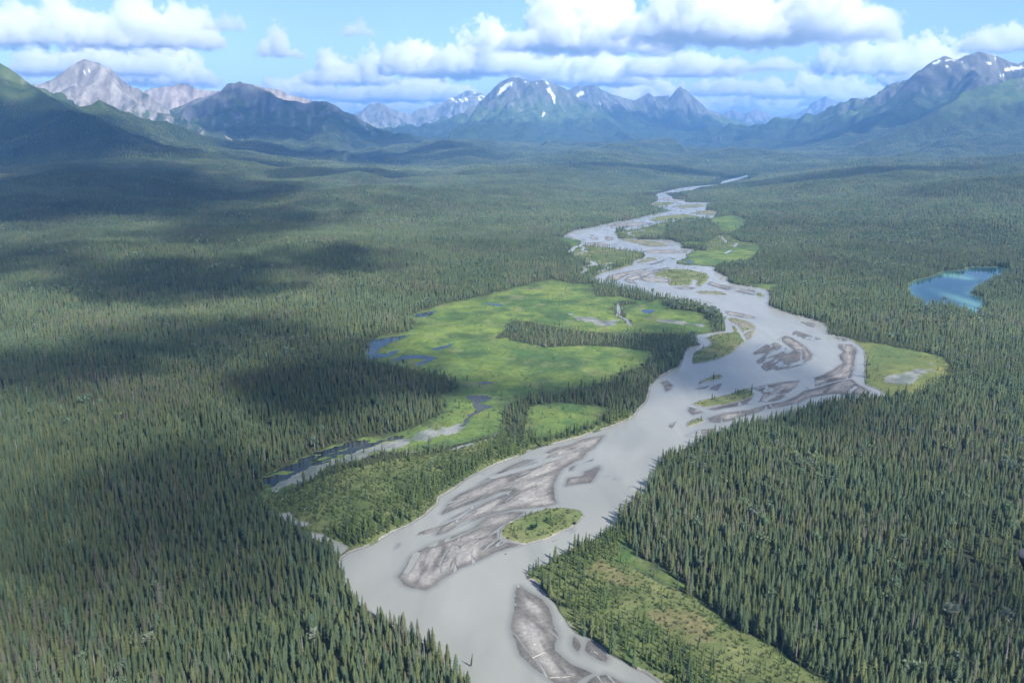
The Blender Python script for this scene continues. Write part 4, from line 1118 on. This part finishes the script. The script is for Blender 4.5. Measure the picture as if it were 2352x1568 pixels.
# the rounded end of an aircraft part reaching in at the right edge
M_DARKPAINT, _, _, _, _b = new_mat("dark_paint"); _b.inputs["Base Color"].default_value = (.008, .010, .018, 1); _b.inputs["Roughness"].default_value = .45
M_METAL, _, _, _, _b = new_mat("worn_metal"); _b.inputs["Base Color"].default_value = (.11, .11, .12, 1); _b.inputs["Roughness"].default_value = .5; _b.inputs["Metallic"].default_value = .6
def by_camera(px, py, dist=3.0): return Vector((0, 0, CAM_H)) + Vector(ground_ray(px, py)) * dist
p0 = by_camera(2358, 1272)
o = bpy.data.objects.new("aircraft_strut", None); link(o); o.location = p0
tag(o, "dark tapered aircraft strut with grey cap at the right edge", "strut")
V, F = tube([tuple(by_camera(*q) - p0) for q in ((2430, 1470), (2395, 1365), (2368, 1295), (2359, 1274))], [.040, .034, .031, .030], 24)
link(bpy.data.objects.new("fairing", mesh_from("fairing", V, F, M_DARKPAINT)), o)
up_ = (by_camera(2352, 1258) - p0).normalized() + Vector((0, -.35, .25)); up_.normalize()
V, F = tube([tuple(up_ * t) for t in (-.002, .001, .004, .006)], [.0295, .030, .028, .018], 24)
link(bpy.data.objects.new("cap", mesh_from("cap", V, F, M_METAL)), o)
CLOUD_DENS = 0.0048
SHADE = [(-200, 690, 414, 548, 101, "cloud overhead shading the left hillside forest", 2.3, 40.0), (420, 770, 470, 560, 112, "cloud overhead at the tip of the hillside shade", 1.2, 30.0),
 (80, 660, 606, 692, 102, "cloud overhead shading a band of left bank forest", 1.9, 10.0), (620, 910, 575, 632, 113, "small cloud overhead shading forest left of the meadow", 1.3, 10.0),
 (-150, 150, 590, 658, 114, "cloud overhead shading the forest at the left edge", 1.4, 10.0),
 (240, 740, 728, 808, 115, "cloud overhead shading forest left of the curved pond", 1.4, 8.0), (520, 1090, 785, 975, 103, "cloud overhead shading the forest point by the meadow", 1.5, 5.0),
 (-150, 460, 790, 900, 116, "cloud overhead shading the forest between two sunny bands", 1.4, 8.0),
 (60, 860, 1020, 1390, 104, "cloud overhead shading the near left bank forest", 1.15, 6.0),
 (980, 1560, 862, 918, 105, "thin cloud overhead shading the lower meadow", 1.1, 2.0), (1460, 1690, 745, 905, 117, "cloud overhead shading the trees by the side channel", 1.4, 2.0),
 (1540, 2000, 790, 985, 106, "cloud overhead shading the wide river bend", 1.0, 2.0), (2020, 2430, 1300, 1450, 118, "thin cloud overhead shading the right bank forest", .7, 4.0),
  (-2000, 3700, 900, 600, 122, "cloud overhead shading the foot of the left slope", -1.6, 120.0),
 (-2500, 4600, 1500, 1000, 107, "cloud overhead shading the left mountain slope", -2.2, 320.0), (-2300, 9000, 1700, 1300, 108, "cloud overhead shading the dark mountain", -2.6, 450.0),
 (-1500, 6800, 1500, 1000, 109, "cloud overhead shading the valley floor below the dark mountain", -2.2, 60.0),
 (900, 5200, 900, 500, 119, "cloud overhead shading the far valley left of the river", -1.4, 60.0), (-700, 4300, 800, 330, 120, "cloud overhead shading the far left valley floor", -1.3, 60.0), (1700, 3900, 700, 380, 121, "cloud overhead shading the far right hills", -1.2, 80.0),
 (2600, 13400, 2000, 1400, 110, "cloud overhead shading the jagged ridge", -2.4, 600.0, 3100.0), (4000, 8700, 1000, 1000, 111, "cloud overhead shading the right mountain face", -2.2, 450.0)]
# ------------------------------------------------------------------ clouds: real bodies of vapour above the haze
M_CLOUD = bpy.data.materials.new("cloud_vapour"); M_CLOUD.use_nodes = True
_n, _l = M_CLOUD.node_tree.nodes, M_CLOUD.node_tree.links
_n.remove(_n["Principled BSDF"])
_pv = _n.new("ShaderNodeVolumePrincipled"); _pv.inputs["Color"].default_value = (1, 1, 1, 1); _pv.inputs["Density"].default_value = CLOUD_DENS
_pv.inputs["Anisotropy"].default_value = 0.0
_l.new(_pv.outputs[0], _n["Material Output"].inputs["Volume"])

def cloud(x, y, base, sx, sy, sz, seed, label, voxel=60.0, gain=1.0, billow=None, flat=True, group=None, puffs=7, mat=None):
    """a cumulus of half-widths sx, sy and height sz standing on its flat base"""
    g = np.random.default_rng(seed)
    ng = bpy.data.node_groups.new("cloud_shape", 'GeometryNodeTree')
    ng.interface.new_socket("Geometry", in_out='OUTPUT', socket_type='NodeSocketGeometry')
    N, L = ng.nodes, ng.links
    def val(v, s): 
        if isinstance(v, (int, float)): s.default_value = v
        else: L.new(v, s)
    def M(op, a, b=0.0, c=None):
        n = N.new("ShaderNodeMath"); n.operation = op; val(a, n.inputs[0]); val(b, n.inputs[1])
        if c is not None: val(c, n.inputs[2])
        return n.outputs[0]
    pos = N.new("GeometryNodeInputPosition").outputs[0]
    shape = None
    for k in range(puffs):
        f = 0 if puffs == 1 else (k + .5) / puffs * 2 - 1
        hh = (1 - 0.5 * f * f) * g.uniform(.32, 1.08)
        rx = sx * g.uniform(.30, .5) * min(1, 8 / puffs) if puffs > 1 else sx
        c = (f * (sx - rx * .6), g.uniform(-.45, .45) * sy if puffs > 1 else 0, 0.0)
        r = (rx, sy * g.uniform(.5, .8) if puffs > 1 else sy, sz * hh)
        s = N.new("ShaderNodeVectorMath"); s.operation = 'SUBTRACT'; L.new(pos, s.inputs[0]); s.inputs[1].default_value = c
        d = N.new("ShaderNodeVectorMath"); d.operation = 'DIVIDE'; L.new(s.outputs[0], d.inputs[0]); d.inputs[1].default_value = r
        l = N.new("ShaderNodeVectorMath"); l.operation = 'LENGTH'; L.new(d.outputs[0], l.inputs[0])
        e = M('SUBTRACT', 1.0, l.outputs["Value"])
        shape = e if shape is None else M('SMOOTH_MAX', shape, e, 0.15)
    bl = billow or 0.31 * min(sz, sx * .6)
    off = N.new("ShaderNodeVectorMath"); off.operation = 'ADD'; L.new(pos, off.inputs[0]); off.inputs[1].default_value = tuple(g.uniform(-9e4, 9e4, 3))
    def tex(kind, size):
        n = N.new(kind); L.new(off.outputs[0], n.inputs["Vector"]); n.inputs["Scale"].default_value = 1.0 / size
        return n
    v1 = tex("ShaderNodeTexVoronoi", bl); v2 = tex("ShaderNodeTexVoronoi", bl * .42)
    n1 = tex("ShaderNodeTexNoise", bl * 1.7); n1.inputs["Detail"].default_value = 7; n1.inputs["Roughness"].default_value = .62
    bub = M('ADD', M('MULTIPLY', M('SUBTRACT', .55, v1.outputs["Distance"]), .42), M('MULTIPLY', M('SUBTRACT', .55, v2.outputs["Distance"]), .34))
    nz = M('ADD', bub, M('MULTIPLY', M('SUBTRACT', n1.outputs[0], .5), 1.35))
    dens = M('ADD', shape, nz if flat else M('MULTIPLY', nz, .5))
    sep = N.new("ShaderNodeSeparateXYZ"); L.new(pos, sep.inputs[0])
    if flat:
        zz = M('DIVIDE', sep.outputs[2], sz * .35)
        dens = M('MINIMUM', dens, M('ADD', zz, M('MULTIPLY', nz, .9)))
    dens = M('MULTIPLY', dens, (8.0 if flat else 3.0) * gain)
    cl = N.new("ShaderNodeClamp"); L.new(dens, cl.inputs[0])
    vc = N.new("GeometryNodeVolumeCube"); L.new(cl.outputs[0], vc.inputs["Density"])
    lo = (-sx * 1.25, -sy * 1.25, -sz * (.12 if flat else 1.2)); hi = (sx * 1.25, sy * 1.25, sz * 1.25)
    vc.inputs["Min"].default_value = lo; vc.inputs["Max"].default_value = hi
    for i, a in enumerate("XYZ"): vc.inputs["Resolution " + a].default_value = int(max(8, (hi[i] - lo[i]) / voxel))
    sm = N.new("GeometryNodeSetMaterial"); sm.inputs["Material"].default_value = mat or M_CLOUD
    L.new(vc.outputs[0], sm.inputs["Geometry"])
    out = N.new("NodeGroupOutput"); L.new(sm.outputs[0], out.inputs[0])
    me = bpy.data.volumes.new("cloud"); me.materials.append(mat or M_CLOUD)
    o = link(bpy.data.objects.new("cloud", me)); o.location = (x, y, base)
    md = o.modifiers.new("shape", 'NODES'); md.node_group = ng
    return tag(o, label, "cloud", group)

def sky_cloud(x0, x1, y0, y1, seed, label, base=2260.0, depth=.55, gain=1.0, puffs=7):
    d = (base - CAM_H) * FOC / (320 - y1)
    d = min(d, 88000.0)
    c = at_dist((x0 + x1) / 2, y1, d)
    sx = (x1 - x0) / 2 / FOC * d; sz = (y1 - y0) / FOC * d
    cloud(c[0], c[1] + sx * depth * .6, c[2], sx, max(sx * depth, sz * .6), sz, seed, label, voxel=max(26.0, d / FOC * 2.5), gain=gain, puffs=puffs)
for a in (
  (-90,190,-40,98,1,"big white cloud in the top left corner"), (170,470,-30,100,2,"white cumulus right of the top left cloud"), (-40,330,95,165,3,"grey cloud base hanging over the pale left peak"),
  (230,470,80,190,4,"white cloud between the pale peak and the tan ridge"), (50,145,160,203,5,"small low cloud left of the pale peak"), (585,690,62,128,6,"small lone cumulus in the blue gap"),
  (780,858,38,80,7,"faint little cloud high in the blue gap"), (700,905,100,190,8,"bright cumulus at the left end of the long cloud bank"), (870,1270,55,165,9,"broad white cloud over the snowy mountain"),
  (590,770,160,222,10,"low white cloud just behind the tan ridge"), (1150,1560,-30,110,11,"large white cloud high above the centre"), (1430,2060,-70,80,12,"wide grey bottomed cloud across the top right of centre"),
  (1180,1500,110,190,13,"grey white cloud under the large central one"), (1450,1720,105,170,14,"cloud above the jagged ridge"), (1590,1760,165,216,15,"bright low cloud right above the jagged ridge"),
  (1740,1920,155,222,16,"cloud over the distant mountain"), (1885,2110,60,165,17,"brightest cumulus with crisp white top at right"), (2040,2290,85,190,18,"cloud spreading right from the brightest cumulus"),
  (2230,2420,20,112,19,"cloud at the right edge above the right mountain"), (1280,1660,185,262,20,"long low bank behind the jagged ridge"), (1640,1900,205,268,21,"hazy bank far down the valley"),
  (760,1100,165,228,22,"low white bank left of the snowy mountain"), (1860,2080,170,240,23,"low cloud over the pass by the right mountain"), (450,560,25,68,24,"thin wisp right of the top left clouds"),
  (640,1320,222,276,26,"farthest pale bank low behind the snowy mountain"), (1300,2080,226,277,27,"farthest pale bank low at the valley head"), (-80,700,212,270,28,"farthest pale bank low behind the left peaks"),
  (1690,1860,120,160,25,"faint grey patch left of the brightest cumulus")):
    sky_cloud(*a, gain=.45 if a[4] in (7, 24, 25) else 1.0, puffs=4 if (a[1] - a[0]) < 120 else (7 if (a[1] - a[0]) < 300 else 11))

# clouds overhead, out of the picture, whose shadows lie on the forest and the mountains
def veil_material(tau):
    """thin cloud seen as skin: lets part of the light through, thinning out towards its ragged rim"""
    m, nt, N, L, b = new_mat("thin_cloud"); N.remove(b)
    tc = N.new("ShaderNodeTexCoord"); sp = N.new("ShaderNodeVectorMath"); sp.operation = 'MULTIPLY'; sp.inputs[1].default_value = (1, 1, 0)
    L.new(tc.outputs["Object"], sp.inputs[0])
    ln = N.new("ShaderNodeVectorMath"); ln.operation = 'LENGTH'; L.new(sp.outputs[0], ln.inputs[0])
    oi = N.new("ShaderNodeObjectInfo")
    ad = N.new("ShaderNodeVectorMath"); ad.operation = 'ADD'; L.new(tc.outputs["Object"], ad.inputs[0]); L.new(oi.outputs["Location"], ad.inputs[1])
    nz = N.new("ShaderNodeTexNoise"); nz.inputs["Scale"].default_value = 1.5; nz.inputs["Detail"].default_value = 4; L.new(ad.outputs[0], nz.inputs["Vector"])
    def M(op, a, b_):
        n = N.new("ShaderNodeMath"); n.operation = op
        for s, v in zip(n.inputs, (a, b_)):
            if isinstance(v, (int, float)): s.default_value = v
            else: L.new(v, s)
        return n.outputs[0]
    e = M('ADD', M('SUBTRACT', 1.0, ln.outputs["Value"]), M('MULTIPLY', M('SUBTRACT', nz.outputs[0], .5), 1.9))
    mr = N.new("ShaderNodeMapRange"); mr.interpolation_type = 'SMOOTHSTEP'; L.new(e, mr.inputs[0])
    mr.inputs[1].default_value = .05; mr.inputs[2].default_value = .55; mr.inputs[3].default_value = 0.0; mr.inputs[4].default_value = 1 - math.exp(-tau / 2)
    tr = N.new("ShaderNodeBsdfTransparent"); tl = N.new("ShaderNodeBsdfTranslucent"); tl.inputs[0].default_value = (.9, .9, .9, 1)
    df = N.new("ShaderNodeBsdfDiffuse"); df.inputs[0].default_value = (.9, .9, .9, 1)
    m1 = N.new("ShaderNodeMixShader"); L.new(tl.outputs[0], m1.inputs[1]); L.new(df.outputs[0], m1.inputs[2])
    m2 = N.new("ShaderNodeMixShader"); L.new(mr.outputs[0], m2.inputs[0]); L.new(tr.outputs[0], m2.inputs[1]); L.new(m1.outputs[0], m2.inputs[2])
    L.new(m2.outputs[0], N["Material Output"].inputs["Surface"])
    return m

def shade_cloud(px0, px1, py0, py1, seed, label, tau=2.0, gz=5.0, alt=2300.0):
    """a thin cloud whose shadow covers the land seen between these bearings"""
    if tau < 0:                                       # given as a place and half-widths in metres
        cx, cy, rx, ry = px0, px1, py0, py1; tau = -tau
    else:
        a = at_z((px0 + px1) / 2, py0, gz); b = at_z((px0 + px1) / 2, py1, gz)
        cx, cy = (a[0] + b[0]) / 2, (a[1] + b[1]) / 2
        ry = (a[1] - b[1]) / 2 * 1.35; rx = (px1 - px0) / 2 / FOC * cy * 1.3
    sz = min(max(.22 * min(rx, ry), 8.0), 120.0)
    t = (alt - gz) / to_sun.z
    nu, nv = 36, 10; V = []; F = []
    for j in range(nv + 1):
        ph = math.pi * j / nv
        for i in range(nu):
            th = 6.28318 * i / nu
            V.append((math.sin(ph) * math.cos(th), math.sin(ph) * math.sin(th), math.cos(ph)))
    V = np.array(V, np.float32)
    bump = 1 + .35 * fbm(V[:, 0] * 2 + seed, V[:, 1] * 2, 1.0, 3, seed)
    V[:, 2] *= bump
    for j in range(nv):
        for i in range(nu):
            a_, b_ = j * nu + i, j * nu + (i + 1) % nu
            F.append((a_, a_ + nu, b_ + nu, b_))
    o = link(bpy.data.objects.new("cloud", np_mesh("cloud", V, np.array(F), veil_material(tau), True)))
    o.location = (cx + to_sun.x * t, cy + to_sun.y * t, alt); o.scale = (rx, ry, sz)
    return tag(o, label, "cloud")
for a in SHADE: shade_cloud(*a)
# ------------------------------------------------------------------ haze: the air of the valley, one closed box under the clouds
hz = bpy.data.materials.new("valley_haze"); hz.use_nodes = True
hn, hl = hz.node_tree.nodes, hz.node_tree.links
hn.remove(hn["Principled BSDF"])
pv = hn.new("ShaderNodeVolumePrincipled")
pv.inputs["Color"].default_value = (0.22, 0.50, 1.0, 1)
pv.inputs["Density"].default_value = 5.8e-5
pv.inputs["Anisotropy"].default_value = 0.0
hl.new(pv.outputs[0], hn["Material Output"].inputs["Volume"])
HZ_TOP = float(max(Zs.max(), CAM_H)) + 15
v = [(sx * 45500.0, (-2500.0 if sy < 0 else 46000.0), (-3.0 if sz < 0 else HZ_TOP)) for sx in (-1, 1) for sy in (-1, 1) for sz in (-1, 1)]
f = [(0, 1, 3, 2), (4, 6, 7, 5), (0, 4, 5, 1), (2, 3, 7, 6), (0, 2, 6, 4), (1, 5, 7, 3)]
print("haze top", HZ_TOP)
hm = bpy.data.meshes.new("haze"); hm.from_pydata(v, [], f); hm.update(); hm.materials.append(hz)
ho = link(bpy.data.objects.new("haze", hm)); tag(ho, None, None, None, 'stuff')
